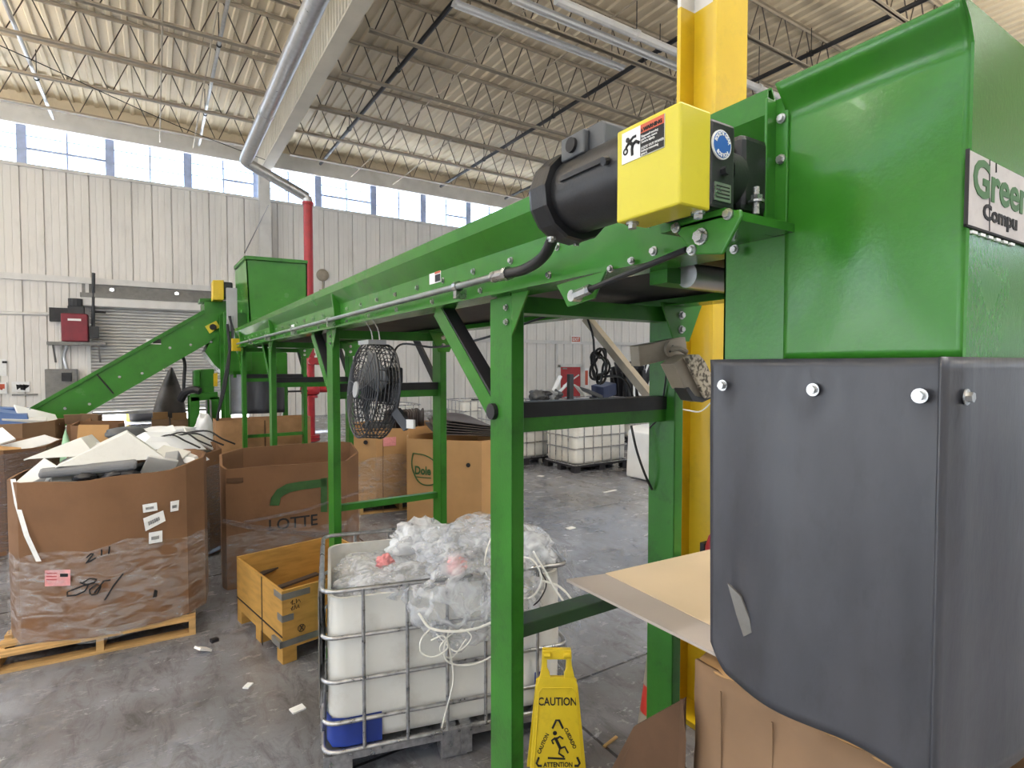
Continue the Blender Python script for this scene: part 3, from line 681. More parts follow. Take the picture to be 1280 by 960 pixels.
# yellow belt guard
gx0, gx1, gy0, gy1, gz0, gz1 = .698, .772, .607, .75, 2.352, 2.512
gd = MB().box(gx0, gx1, gy0, gy1, gz0, gz1).build('belt_guard', YEL_G, CV, bevel=.004, label='yellow belt guard box with warning sticker')
MB().box(.772, .9, .66, .75, 2.37, 2.5).build('coupling_housing', BLACK, CV)
st = MB().box(gx0 - .0015, gx0, .638, .735, 2.45, 2.503).build('warning_sticker', PAPER, gd)
MB().box(gx0 - .0025, gx0 - .0015, .6385, .69, 2.451, 2.488).build('black_panel', INK, st)
MB().box(gx0 - .0025, gx0 - .0015, .6385, .69, 2.488, 2.5025).build('orange_panel', ORANGE, st)
lettering('WARNING', (gx0 - .003, .683, 2.4905), (0, -1, 0), (0, 0, 1), .0085, INK, st, .03)
MB().prism([(gx0 - .003, .6885, 2.49), (gx0 - .003, .6835, 2.49), (gx0 - .003, .686, 2.4965)], (-.0005, 0, 0)).build('hazard_triangle', INK, st)
for k, s in enumerate(('Exposed moving', 'parts can cause', 'severe injury.', '', 'LOCK OUT POWER', 'before removing', 'guard.')):
    if s: lettering(s, (gx0 - .003, .687, 2.4805 - .0048 * k), (0, -1, 0), (0, 0, 1), .0056, PAPER, st)
def fp3(a, b): return (gx0 - .002, .734 - .043 * a, 2.4515 + .05 * b)
fg = MB().cyl(fp3(.32, .72), Vector(fp3(.32, .72)) + Vector((-.001, 0, 0)), .0042, 14)
for pts, th in ((((.42, .63), (.6, .5)), .0034), (((.42, .63), (.62, .74), (.78, .74)), .0022), (((.42, .63), (.26, .52), (.2, .42)), .0022), (((.6, .5), (.56, .34), (.58, .14)), .0028), (((.6, .5), (.78, .56), (.96, .46)), .0028)):
    fg.tube([fp3(*p) for p in pts], th, 6)
fg.tube(arc(fp3(.2, .36), (0, 1, 0), (0, 0, 1), .0048, 0, 6.28, 12), .0014, 5)
fg.build('pictogram', INK, st)
for x, y in ((gx0 + .02, gy1 - .02), (gx1 - .012, gy0 + .015)): bolt(gd, (x, y, gz0), (0, 0, -1), .008)
# gearbox with blue badge and name plate
gz = MB().box(gx1, .838, gy0 + .002, .73, 2.36, 2.505).build('gearbox', BLACK, CV, bevel=.006)
bc = at(902, 181, Y=gy0)
bd = MB().cyl((bc.x, gy0 + .002, bc.z), (bc.x, gy0 - .001, bc.z), .024, 32).build('round_badge', PAPER, gz)
MB().cyl((bc.x, gy0 - .001, bc.z), (bc.x, gy0 - .002, bc.z), .0215, 32).build('blue_disc', BADGE, bd)
def ring_text(s, r, a0, da, up):
    for i, ch in enumerate(s):
        a = a0 + da * i
        pos = (bc.x + r * math.cos(a), gy0 - .0022, bc.z + r * math.sin(a))
        rad = Vector((math.cos(a), 0, math.sin(a))) * (1 if up else -1)
        lettering(ch, pos, Vector((0, 1, 0)).cross(rad), rad, .0085, PAPER, bd, .02, 'CENTER')
ring_text('BOSTON GEAR', .0145, 2.85, -.255, True)
ring_text('BOSTON', .0205, 3.98, .29, False)
MB().cyl((bc.x + .008, gy0 + .002, bc.z - .042), (bc.x + .008, gy0 - .008, bc.z - .042), .008, 6).build('fill_plug', BLACK, gz)
np_ = MB().box(gx1 + .01, gx1 + .052, gy0 - .0005, gy0 + .002, 2.372, 2.402).build('name_plate', STEEL, gz)
for k in range(4): MB().box(gx1 + .014, gx1 + .048, gy0 - .0012, gy0 - .0005, 2.377 + .006 * k, 2.379 + .006 * k).build('text_line', INK, np_)
# shaft, hub and tail parts between gearbox and hopper
MB().cyl((.838, .675, 2.44), (1.05, .675, 2.44), .03, 20).cyl((.86, .675, 2.44), (.9, .675, 2.44), .05, 20).build('output_shaft', BLACK, CV, smooth=40)
MB().box(.9, 1.02, .64, .72, 2.38, 2.52).build('flange_bearing', BLACK, CV, bevel=.012)
tbq = at(945, 265, X=.92)
MB().cyl((tbq.x, tbq.y, 2.372), (tbq.x, tbq.y, 2.42), .006, 8).cyl((tbq.x, tbq.y, 2.392), (tbq.x, tbq.y, 2.396), .014, 12).cyl((tbq.x, tbq.y, 2.396), (tbq.x, tbq.y, 2.405), .011, 6).build('anchor_stud', STEEL, CV)

# ================================================================== DISCHARGE CHUTE (big green hopper at right)
HX, HYN, HYF, HB, HT = 1.0, .338, .62, 2.108, 2.614
HP = thing('discharge_chute', 'big green discharge hopper with grey rubber flaps at the right, nearest the camera', 'hopper', (1.46, .5, 2.1))
def face_l(u, v):
    y = HYF + (HYN - HYF) * u; z = HB + (HT - HB) * v
    x = HX + .006 - .012 * math.sin(math.pi * u) * math.sin(math.pi * min(1, v / .92)) - .006 * u
    if v > .9: x -= .04 * ((v - .9) / .1) ** 1.3
    return (x, y, z)
MB().grid(face_l, 30, 30).build('left_panel', GREEN, HP, smooth=60, solid=.004)
# the panel's lower strip runs on under the conveyor head
MB().box(HX + .01, HX + .014, HYF, .757, HB, 2.345).build('left_panel_skirt', GREEN, HP)
MB().box(HX - .002, HX + .006, HYF - .006, HYF + .024, 2.345, 2.6).box(HX - .03, HX + .006, HYF + .018, HYF + .024, 2.345, 2.598).build('bolt_flange', GREEN, HP, bevel=.002)
for z in (2.56, 2.485): bolt(HP, (HX - .002, HYF + .006, z), (-1, 0, 0), .0062)
xr = 1.92
MB().prism([(HX - .002, HYN, HB), (xr, HYN, HB), (xr, HYN, HT), (HX - .042, HYN, HT), (HX - .017, HYN, 2.59), (HX - .002, HYN, 2.563)], (0, -.004, 0)).build('front_panel', GREEN, HP)
MB().box(xr - .004, xr, HYN, .757, HB, HT).build('right_panel', GREEN, HP)
MB().box(HX + .01, xr, .753, .757, HB, 2.345).build('rear_panel', GREEN, HP)
MB().box(HX - .004, HX + .004, HYN - .002, HYN + .01, HB - .045, HB + .002).build('corner_edge', GREEN, HP)
# rubber flaps
def bolts_f(par, pts, d):
    for p in pts: 
        p = Vector(p); dd = Vector(d)
        MB().cyl(p, p + dd * .002, .0115, 16).cyl(p + dd * .002, p + dd * .009, .0075, 6).build('washer_bolt', STEEL, par)
def flap_l(u, v):
    y = .772 + (.35 - .772) * u; z = HB + .003 - v * .648
    if u < .12: z += .05 * v * (1 - u / .12) ** 2
    x = .985 - .012 * v + .012 * math.sin(u * 9 + 1.2) * (.35 + v) * .8 - .008 * math.sin(u * 3.1) * v
    y += -.012 * v * (1 - u)
    for b in (.06, .53, .95): x += .007 * math.exp(-((u - b) / .06) ** 2 - ((v - .08) / .07) ** 2)
    return (x, y, z)
fl = MB().grid(flap_l, 40, 40).build('rubber_flap', RUBBER, HP, smooth=60, solid=.004, label='grey rubber flap below the left panel, with three bolts and a torn scar')
bolts_f(fl, [(.981, at(905, 481, X=.985).y, 2.058), (.981, at(1018, 487, X=.985).y, 2.056), (.977, at(1153, 495, X=.985).y, 2.053)], (-1, 0, 0))
sc = [at(u, v, X=.966) for u, v in ((911, 729), (927, 745), (938, 772), (941, 790), (931, 795), (922, 768))]
MB().prism(sc, (-.004, 0, 0)).build('torn_scar', GREYM, fl)
def flap_r(u, v):
    x = .906 + 1.0 * u; z = HB + .003 - v * (.64 - .03 * u)
    y = .318 - .01 * v + .01 * math.sin(u * 16 + .6) * (.3 + v * .8) + (.012 * (1 - u / .06) if u < .06 else 0)
    if u < .1: x -= .01 * v
    return (x, y, z)
fr_ = MB().grid(flap_r, 50, 30).build('rubber_flap', RUBBER, HP, smooth=60, solid=.004, label='grey rubber flap below the front panel')
bolts_f(fr_, [(.955, .318, 2.055), (1.3, .312, 2.055), (1.62, .316, 2.055)], (0, -1, 0))
# maker's sign
a = at(1205, 280, Y=.331); sy_ = .3315
sg = MB().box(.978, 1.5, sy_ - .002, .334, 2.3, 2.404).build('sign_panel', SIGNGREY, HP)
MB().box(.9765, .978, sy_ - .0025, .334, 2.298, 2.406).box(.9765, 1.5, sy_ - .0015, .334, 2.297, 2.3).build('sign_edge', INK, sg)
lettering('Green', (.99, sy_ - .0025, 2.346), (1, 0, 0), (0, 0, 1), .074, SIGNGREEN, sg, .025, sx=1.2)
lettering('Compu', (1.03, sy_ - .0025, 2.316), (1, 0, 0), (0, 0, 1), .031, INK, sg, .035, sx=1.5)
MB().tube([(1.05, sy_ - .0025, 2.404), (1.052, sy_ - .0025, 2.36), (1.057, sy_ - .0025, 2.3)], .0007, 5).tube([(1.075, sy_ - .0025, 2.404), (1.076, sy_ - .0025, 2.39)], .001, 5).build('crack', INK, sg)
for k in range(6): MB().box(1.0 + .03 * k, 1.018 + .03 * k, sy_ - .001, .334, 2.2905, 2.2945).build('tape_scrap', PAPER, sg)

# ================================================================== FAN hung from the conveyor
fc = Vector((1.02, 3.05, 1.955)); FRr = .262
FN = thing('cage_fan', 'black round cage fan hanging from the conveyor on two wire hooks', 'fan', fc)
rz = math.radians(0); tl = math.radians(-6)
ax = Vector((-math.cos(rz), -math.sin(rz) , .1)).normalized(); e1 = Vector((0, 0, 1)).cross(ax).normalized(); e2 = ax.cross(e1)
def fp(r, t, h): return fc + (e1 * math.cos(t) + e2 * math.sin(t)) * r + ax * h
def guard(h0, dome):
    g = MB()
    for k in range(1, 12):
        r = FRr * k / 11; h = h0 + dome * (1 - (r / FRr) ** 2)
        g.tube([fp(r, 2 * math.pi * j / 40, h) for j in range(40)], .0028 if k < 11 else .006, 5, closed=True)
    for j in range(12):
        t = 2 * math.pi * j / 12
        g.tube([fp(FRr * k / 8, t + .05 * k, h0 + dome * (1 - (k / 8) ** 2)) for k in range(1, 9)], .0032, 5)
    return g
g1 = guard(.058, .03).build('front_guard', PBLK, FN); g2 = guard(-.058, -.03).build('rear_guard', PBLK, FN)
hp = MB()
for h in (-.04, -.02, 0, .02, .04): hp.tube([fp(FRr, 2 * math.pi * j / 40, h) for j in range(40)], .003, 5, closed=True)
for j in range(28): hp.tube([fp(FRr, 2 * math.pi * j / 28, -.058), fp(FRr, 2 * math.pi * j / 28, .058)], .003, 5)
hp.build('side_hoops', PBLK, FN)
MB().cyl(fc + ax * .09, fc + ax * .098, .045, 24).build('centre_badge', PGREY2, g1)
MB().cyl(fc - ax * .11, fc - ax * .0, .06, 20).build('motor', PBLK, FN, smooth=40)
MB().cyl(fc - ax * .0, fc + ax * .05, .05, 20).build('hub', PBLK, FN, smooth=40)
for j in range(3):
    t0 = 2 * math.pi * j / 3 + .5
    MB().grid(lambda u, v, t0=t0: fp(.045 + .19 * u, t0 + (v - .5) * (1.2 - .25 * u) + .25 * u, .03 + (v - .5) * .075), 10, 8).build('blade', PDARK, FN, smooth=60, solid=.003)
for dy in (-.06, .06):
    tp_ = Vector((1.0, fc.y + dy, 2.35)); bt = fp(FRr, math.pi / 2, 0); bt = Vector((bt.x, fc.y + dy, bt.z - .006))
    MB().tube(smooth_path([tp_, (tp_ + bt) / 2 + Vector((.012, 0, .01)), bt], 6), .0035, 6).build('hook', STEEL, FN)
MB().box(fc.x - .05, fc.x + .05, fc.y - .09, fc.y + .09, fc.z + FRr - .005, fc.z + FRr + .018).build('hanger_plate', PGREY2, FN)
hb = MB().bar(fp(.27, -.35, -.05), fp(.36, -.5, -.1), .03, .05).build('mount_foot', PBLK, FN)
MB().bar(fp(.35, -.45, -.09), fp(.42, -.36, -.1), .012, .045).build('foot_pad', PGREY, hb)
MB().box(fc.x + .06, fc.x + .16, fc.y - .06, fc.y + .05, fc.z + .04, fc.z + .13).build('switch_box', PBLK, FN, bevel=.01)
# its black cord, and the loose coil on the beige brace
c = [(fc.x + .1, fc.y, fc.z + .12), at(500, 431, X=1.22), at(545, 434, X=1.3), at(600, 424, X=1.42), at(655, 405, X=1.55), at(700, 389, X=1.68), at(728, 378, X=1.83)]
tag(MB().tube(smooth_path(c, 8), .006, 6).build('power_cord', STRAPB), 'black power cord running from the fan across to the beige brace', 'cord')
cp_ = at(755, 455, X=1.86); pts = []
for k in range(60):
    t = k * .52; rr = .055 + .02 * math.sin(k * 1.3)
    pts.append(cp_ + Vector((-.03 - .015 * math.sin(k * .7), rr * .8 * math.cos(t), rr * 1.2 * math.sin(t) - .01)))
pts = [at(728, 378, X=1.83), at(735, 400, X=1.83), at(742, 425, X=1.82)] + pts + [at(772, 470, X=1.84), at(785, 480, X=1.84), at(791, 497, X=1.84)]
tag(MB().tube(smooth_path(pts, 3), .006, 6).build('coiled_cable', STRAPB), 'tangled coil of black cable tied on the beige knee brace', 'cable')
c = [at(789, 532, X=1.8), at(795, 560, X=1.8), at(805, 590, X=1.82), at(815, 612, X=1.86)]
tag(MB().tube(smooth_path(c, 6), .006, 6).build('hanging_cable', STRAPB), 'black cable hanging below the cross beam to the near right post', 'cable')
c = [at(834, 455, X=1.85), at(830, 490, X=1.86), at(824, 520, X=1.86), at(812, 535, X=1.84)]
tag(MB().tube(smooth_path(c, 6), .004, 6).build('lamp_cable', STRAPB), 'thin dark cable down the near right post below the flood light', 'cable')

# ================================================================== FLOOD LIGHT on the near right post
FL = thing('flood_light', 'dusty beige flood light and junction box on the near right green post', 'lamp', at(840, 440, X=1.83))
P = [at(798, 432, Y=1.6), at(800, 458, Y=1.6), at(860, 444, Y=1.6), at(857, 421, Y=1.6)]
jb = MB().prism(P, (.0, .05, 0)).build('junction_box', BEIGE, FL, bevel=.004)
q = at(837, 436, Y=1.598); MB().cyl(q, q + Vector((0, -.012, 0)), .033, 20).build('cover_plate', BEIGE, jb)
MB().cyl(q + Vector((.004, -.012, .01)), q + Vector((.004, -.014, .01)), .005, 8).cyl(q + Vector((-.012, -.012, -.012)), q + Vector((-.012, -.014, -.012)), .004, 8).build('screw', DARK, jb)
k0 = q + Vector((0, -.012, 0)); k1 = at(858, 440, Y=1.55)
MB().tube(smooth_path([k0, k0 + Vector((.01, -.03, .0)), k1], 5), .011, 8).build('arm', BEIGE, FL)
sh = [at(u, v, Y=1.5) for u, v in ((842, 455), (853, 447), (860, 443), (870, 443), (877, 451), (886, 469), (888, 496), (878, 498), (868, 496), (861, 485), (857, 487))]
hd = MB().prism(sh, (.0, .07, .0)).build('lamp_head', BEIGE, FL, bevel=.004)
sh = [at(u, v, Y=1.498) for u, v in ((853, 447), (860, 443), (870, 443), (877, 451), (886, 469), (888, 496), (878, 498))]
MB().prism(sh, (.0, -.018, .0)).build('dusty_face', DUST, hd, bevel=.005)
P = [at(u, v, Y=1.49) for u, v in ((857, 486), (861, 484), (869, 495), (879, 497), (889, 494), (889, 498), (878, 503), (866, 501))]
MB().prism(P, (0, .06, 0)).build('lens_rim', BLACK, hd)
c = [at(845, 510, Y=1.75), at(860, 513, Y=1.72), at(876, 514, Y=1.7), at(892, 500, Y=1.66)]
tag(MB().tube(smooth_path(c, 6), .0035, 6).build('white_wire', STRAPW), 'thin white wire crossing in front of the yellow column', 'wire')
# ================================================================== helpers for boxes, pallets and totes
def offset_poly(P, d):
    c = Vector((sum(p[0] for p in P) / len(P), sum(p[1] for p in P) / len(P))); out = []
    for p in P:
        v = Vector((p[0], p[1])) - c; v *= max(0.05, (v.length - d) / v.length); out.append((c.x + v.x, c.y + v.y))
    return out
def box_shell(P, z0, z1, m, parent, th=.016, name='box_wall', wob=.0, rim=None, sub=1, seed=0, floor_z=None):
    Q = []
    n = len(P)
    for k in range(n):
        a, b = P[k], P[(k + 1) % n]
        for j in range(sub): t = j / sub; Q.append((a[0] + (b[0] - a[0]) * t, a[1] + (b[1] - a[1]) * t))
    I = offset_poly(Q, th); n = len(Q)
    rz = [z1 + (wob * noise.noise(Vector((q[0] * 3 + seed, q[1] * 3, 0))) if wob else 0) + (rim(q) if rim else 0) for q in Q]
    fz = z0 + .02 if floor_z is None else floor_z
    mids = [z0 + (z1 - z0) * k / 4 for k in range(5)]
    v = []; f = []
    for r in range(5):
        for k in range(n):
            bul = .012 * wob * 20 * math.sin(math.pi * r / 4) if wob else 0
            dx = bul * noise.noise(Vector((Q[k][0] * 2 + seed, Q[k][1] * 2, r)))
            v.append((Q[k][0] + dx, Q[k][1] + dx, mids[r] if r < 4 else rz[k]))
    for r in range(4):
        for k in range(n): f.append((r * n + k, r * n + (k + 1) % n, (r + 1) * n + (k + 1) % n, (r + 1) * n + k))
    o = len(v)
    for k in range(n): v.append((I[k][0], I[k][1], rz[k]))
    for k in range(n): v.append((I[k][0], I[k][1], fz))
    for k in range(n):
        j = (k + 1) % n
        f.append((4 * n + k, 4 * n + j, o + j, o + k)); f.append((o + k, o + j, o + n + j, o + n + k))
    f.append(tuple(range(o + n, o + 2 * n))); f.append(tuple(range(n)))
    return MB().add(v, f).build(name, m, parent, smooth=25)
def wrap_shell(P, z0, z1, parent, m, out=.012, seed=0, name='stretch_wrap', wob=.05, ks=None):
    Q = offset_poly(P, -out); n = len(Q); g = MB(); v = []; S = 4
    for r in range(7):
        for k in range(n * S):
            a, b = Q[k // S], Q[(k // S + 1) % n]; t = (k % S) / S; x = a[0] + (b[0] - a[0]) * t; y = a[1] + (b[1] - a[1]) * t
            z = z0 + (z1 - z0) * r / 6 + (wob * noise.noise(Vector((x * 3, y * 3, seed))) if r == 6 else 0)
            w = .006 * noise.noise(Vector((x * 9, y * 9, z * 12 + seed))); v.append((x + w, y + w, z))
    N = n * S; f = [(r * N + k, r * N + (k + 1) % N, (r + 1) * N + (k + 1) % N, (r + 1) * N + k) for r in range(6) for k in range(N)]
    return g.add(v, f).build(name, m, parent, smooth=70)
def pallet(x0, x1, y0, y1, name_label, ang=0, piv=None, m=WOOD, h=.13):
    piv = piv or ((x0 + x1) / 2, (y0 + y1) / 2)
    T = Matrix.Translation((piv[0], piv[1], 0)) @ Matrix.Rotation(ang, 4, 'Z') @ Matrix.Translation((-piv[0], -piv[1], 0))
    t = thing('pallet', name_label, 'pallet', (piv[0], piv[1], 0), 'wooden pallets')
    n = 7
    for k in range(n):
        a = y0 + (y1 - y0 - .1) * k / (n - 1); MB().box(x0, x1, a, a + .1, h - .018, h, T).build('deck_board', m, t)
    for k in range(3):
        a = x0 + (x1 - x0 - .045) * k / 2; MB().box(a, a + .045, y0, y1, .02, h - .018, T).build('stringer', m, t)
    for k in range(3):
        a = y0 + (y1 - y0 - .1) * k / 2; MB().box(x0, x1, a, a + .1, 0, .02, T).build('bottom_board', m, t)
    return t
def tote(A, ang, L, W, Ht, label, group=None, full=True, near=False, fill=None, corner=BELT):
    """caged plastic tank on a pallet; A is the front left floor corner"""
    T = Matrix.Translation((A[0], A[1], 0)) @ Matrix.Rotation(ang, 4, 'Z')
    t = thing('ibc_tote', label, 'tote tank', (A[0], A[1], 0), group)
    zb = .15
    def rr(x0, x1, y0, y1, r, z, n=5):
        pts = []
        for cx, cy, a0 in ((x1 - r, y0 + r, -90), (x1 - r, y1 - r, 0), (x0 + r, y1 - r, 90), (x0 + r, y0 + r, 180)):
            for k in range(n + 1):
                a = math.radians(a0 + 90 * k / n); pts.append(T @ Vector((cx + r * math.cos(a), cy + r * math.sin(a), z)))
        return pts
    # tank
    zt = Ht - .02; z0 = zb + .01
    lev = [(0, .03, z0), (0, .0, z0 + .04), (0, 0, zt - .03 if full else zt)]
    v = []; f = []; N = 24
    zs = [(z0, .03), (z0 + .03, .008)]
    K = 8
    for k in range(K + 1):
        z = z0 + .05 + (zt - z0 - .08) * k / K; zs.append((z, .004 - .006 * math.sin(math.pi * k / K)))
    if full: zs += [(zt - .012, .012), (zt, .05)]
    for z, ins in zs: v += rr(.025 + ins, L - .025 - ins, .025 + ins, W - .025 - ins, .09, z)
    n = len(v) // len(zs)
    for r in range(len(zs) - 1):
        for k in range(n): f.append((r * n + k, r * n + (k + 1) % n, (r + 1) * n + (k + 1) % n, (r + 1) * n + k))
    f.append(tuple(range(n)))
    if full: f.append(tuple(range((len(zs) - 1) * n, len(zs) * n)))
    else:
        o = len(v); v += rr(.045, L - .045, .045, W - .045, .08, zs[-1][0]); v += rr(.045, L - .045, .045, W - .045, .08, z0 + .3)
        for k in range(n):
            j = (k + 1) % n; a = (len(zs) - 1) * n
            f.append((a + k, a + j, o + j, o + k)); f.append((o + k, o + j, o + n + j, o + n + k))
        f.append(tuple(range(o + n, o + 2 * n)))
    tank = MB().add(v, f).build('tank', HDPE, t, smooth=35)
    if full: MB().cyl(T @ Vector((L / 2, W / 2, zt)), T @ Vector((L / 2, W / 2, zt + .03)), .1, 20).build('cap', corner, tank)
    # cage
    r = .0112
    zr = [Ht, Ht * .757, Ht * .525, Ht * .308, zb] if near else [Ht, Ht * .8, Ht * .6, Ht * .4, zb]
    for i, z in enumerate(zr): MB().tube(rr(0, L, 0, W, .07, z), r * (1.15 if i in (0, 4) else 1), 7, closed=True).build('cage_rail', CAGE, t, smooth=60)
    xs = [.2, .42, .63, .84, 1.14] if near else [L * k / 6 for k in range(1, 6)]
    up = []
    for x in xs:
        for y in (-.006, W + .006): up.append((x, y))
    for y in (W * .2, W * .4, W * .6, W * .8):
        for x in (-.006, L + .006): up.append((x, y))
    for x, y in up: MB().tube([T @ Vector((x, y, zb)), T @ Vector((x, y, Ht))], r * .85, 7).build('cage_upright', CAGE, t, smooth=60)
    # pallet
    MB().box(0, L, 0, W, .1, .135, T).build('pallet_deck', CAGE if near else corner, t)
    for x in (.0, L / 2 - .07, L - .14):
        for y in (.0, W / 2 - .06, W - .12): MB().box(x, x + .14, y, y + .12, 0, .1, T).build('pallet_foot', CAGE if near else corner, t)
    return t, T, tank
def crumple(c, s, seed, m, name='plastic_bag', parent=None, amp=.35, sub=4, fr=2.2, cut=None, rot=(0, 0, 0)):
    bm = bmesh.new(); bmesh.ops.create_icosphere(bm, subdivisions=sub, radius=1)
    Rm = rotm((0, 0, 0), *rot)
    for vt in bm.verts:
        p = vt.co.copy(); q = p * fr + Vector((seed * 7.3, seed * 3.1, seed))
        d = 1 + amp * (noise.noise(q) * .9 + .55 * (1 - 2 * abs(noise.noise(q * 2.1))) * .7 + .3 * (1 - 2 * abs(noise.noise(q * 4.7))))
        p = Vector((p.x * d * s[0], p.y * d * s[1], p.z * d * s[2])); p = Rm @ p
        p = p + Vector(c)
        if cut is not None and p.z < cut: p.z = cut + (p.z - cut) * .06
        vt.co = p
    me = bpy.data.meshes.new(name); bm.to_mesh(me); bm.free(); me.materials.append(m); me.shade_smooth()
    o = bpy.data.objects.new(name, me); COL.objects.link(o)
    if parent is not None: o.parent = parent; o.matrix_parent_inverse = inv_of(parent)
    return o

# ================================================================== NEAR WHITE TOTE with film waste
A = (.672, 2.81); ANG = math.atan2(-.333, 1.289); L_, W_ = 1.33, .97
IT, TT, tank = tote(A, ANG, L_, W_, .97, 'white open-topped caged tote full of plastic film beside the near green post', None, False, True)
def tl_(x, y, z): return TT @ Vector((x, y, z))
bp_ = MB().strip([tl_(.017, .3, .16), tl_(.017, .11, .16), tl_(.045, .035, .16), tl_(.11, .016, .16), tl_(.29, .016, .16)], (0, 0, .15)).build('blue_patch', BLUE, tank, smooth=60)
MB().strip([tl_(1.13, .014, .17), tl_(1.2, .014, .17)], (0, 0, .2)).build('blue_patch', BLUE, tank)
MB().box(-.018, -.012, .06, .9, .36, .93, TT).build('side_plate', GREYM, IT, label='grey metal plate on the left end')
MB().box(-.02, -.018, .16, .36, .46, .62, TT).build('side_label', PAPER, IT)
MB().box(.6, .68, -.02, .06, .02, .16, TT).box(.7, .76, -.02, .06, .02, .16, TT).build('foot_bracket', CAGE, IT)
def in_tote(u, v, z): return at(u, v, Z=z)
film_ = MB().grid(lambda u, v: TT @ Vector((.06 + u * (L_ - .12), .06 + v * (W_ - .12), .77 + .06 * noise.noise(Vector((u * 5, v * 5, 3))) + .05 * noise.noise(Vector((u * 14, v * 14, 1))) + .06 * math.sin(math.pi * u) * math.sin(math.pi * v))), 70, 50).build('film_waste', BAG2, None, smooth=80)
tag(film_, 'loose heap of clear plastic film filling the white tote', 'plastic film', kind='stuff')
def bag(x, y, z, s, seed, label, m=BAG, rot=(0, 0, 0), amp=.35, fr=2.2):
    o = crumple(TT @ Vector((x, y, z)), s, seed, m, amp=amp, rot=(rot[0], rot[1], rot[2] + ANG), fr=fr); return tag(o, label, 'plastic bag')
bag(.25, .3, .86, (.17, .14, .07), 1, 'crumpled clear bag at the near left corner of the tote', BAG)
bag(.42, .17, .92, (.24, .13, .08), 2, 'long clear bag lying along the front rim of the tote', BAG)
bag(.3, .6, .86, (.2, .16, .07), 3, 'clear bag against the back left rim of the tote', BAG)
bag(.58, .55, 1.0, (.15, .13, .12), 4, 'peaked clear bag standing near the back rim of the tote', BAG2, amp=.5)
bag(.8, .3, 1.0, (.26, .22, .13), 5, 'big clear bag at the middle of the tote, with the twisted top', BAG, amp=.42)
bag(.72, -.04, .86, (.23, .12, .2), 6, 'clear bag hanging over the front rim of the tote left of the post', BAG, amp=.4)
bag(.98, .0, .84, (.14, .1, .18), 7, 'clear bag hanging over the front rim behind the near post', BAG, amp=.45)
bag(1.12, .28, 1.0, (.19, .22, .12), 8, 'pale clear bag spilling over the right rim of the tote', BAG2, amp=.3)
bag(1.0, .62, 1.0, (.22, .2, .1), 9, 'clear bag at the back right corner of the tote', BAG, amp=.4)
bag(.66, .8, .94, (.2, .1, .07), 10, 'flat clear bag along the back rim of the tote', BAG2, amp=.4)
tag(crumple(TT @ Vector((.69, .03, 1.02)), (.045, .03, .045), 3, PINK, 'pink_scrap', amp=.5), 'pink paper scrap caught in the film at the middle of the tote', 'scrap')
tag(crumple(TT @ Vector((.34, .36, .97)), (.04, .03, .03), 5, MATS['pink_paper'], 'pink_scrap', amp=.6), 'small pinkish scrap in the film at the left of the tote', 'scrap')
# film veil hanging down the right end
def veil(u, v):
    p = TT @ Vector((L_ + .02 + .1 * math.sin(u * 5) * v * .4 + .03 * noise.noise(Vector((u * 4, v * 5, 0))) + .07 * math.sin(math.pi * min(1, v * 1.3)), .02 + .6 * u, 1.02 - .85 * v)); return p
tag(MB().grid(veil, 24, 40).build('film_sheet', BAG, None, smooth=80), 'clear film sheet hanging down the right end of the white tote', 'plastic film')
# strapping
def strap(pts, label, m=STRAPW, r=.0045, n=7): return tag(MB().tube(smooth_path([TT @ Vector(p) for p in pts], n), r, 6).build('strap', m), label, 'strap')
strap([(1.0, -.1, 1.03), (.99, -.15, .95), (.92, -.19, .85), (.8, -.2, .79), (.66, -.19, .77), (.52, -.16, .79), (.46, -.12, .86)], 'thick white strap looping in a wide arc across the hanging bag', r=.0065)
strap([(.52, -.1, .76), (.47, -.14, .73), (.47, -.15, .67), (.53, -.16, .645), (.6, -.16, .68), (.58, -.15, .74), (.52, -.14, .72)], 'small white strap loop at the left below the hanging bag')
strap([(.62, -.12, .76), (.58, -.16, .66), (.62, -.17, .6), (.74, -.18, .585), (.86, -.17, .63), (.9, -.14, .72), (.84, -.12, .77)], 'white strap loop hanging lowest below the bag')
strap([(.6, -.14, .72), (.62, -.15, .62), (.63, -.15, .5), (.6, -.15, .38), (.57, -.15, .27)], 'white strap tail hanging straight down the front of the tote', r=.004)
strap([(.55, -.12, .74), (.64, -.17, .66), (.72, -.17, .72), (.66, -.15, .76), (.56, -.16, .69), (.62, -.15, .62), (.7, -.14, .7)], 'tangled thin white strap in the middle below the hanging bag', r=.0035)
strap([(1.1, -.04, 1.08), (1.15, -.1, .98), (1.2, -.14, .88), (1.26, -.15, .8), (1.29, -.14, .82), (1.22, -.12, .9), (1.13, -.08, .93)], 'white strap loop sticking out right of the near post', r=.006)
strap([(1.02, -.04, 1.06), (1.08, -.1, 1.05), (1.12, -.12, .95), (1.08, -.1, .86), (1.02, -.08, .84)], 'second white strap loop just right of the near post', r=.005)
strap([(1.14, .0, .98), (1.17, -.06, .9), (1.12, -.08, .82), (1.06, -.07, .78)], 'thin black cord over the tote rim right of the near post', STRAPB, .004)
strap([(.9, .1, 1.13), (.85, .02, 1.08), (.82, -.06, 1.02), (.84, -.1, .97)], 'white strap crossing the twisted bag top', r=.004)

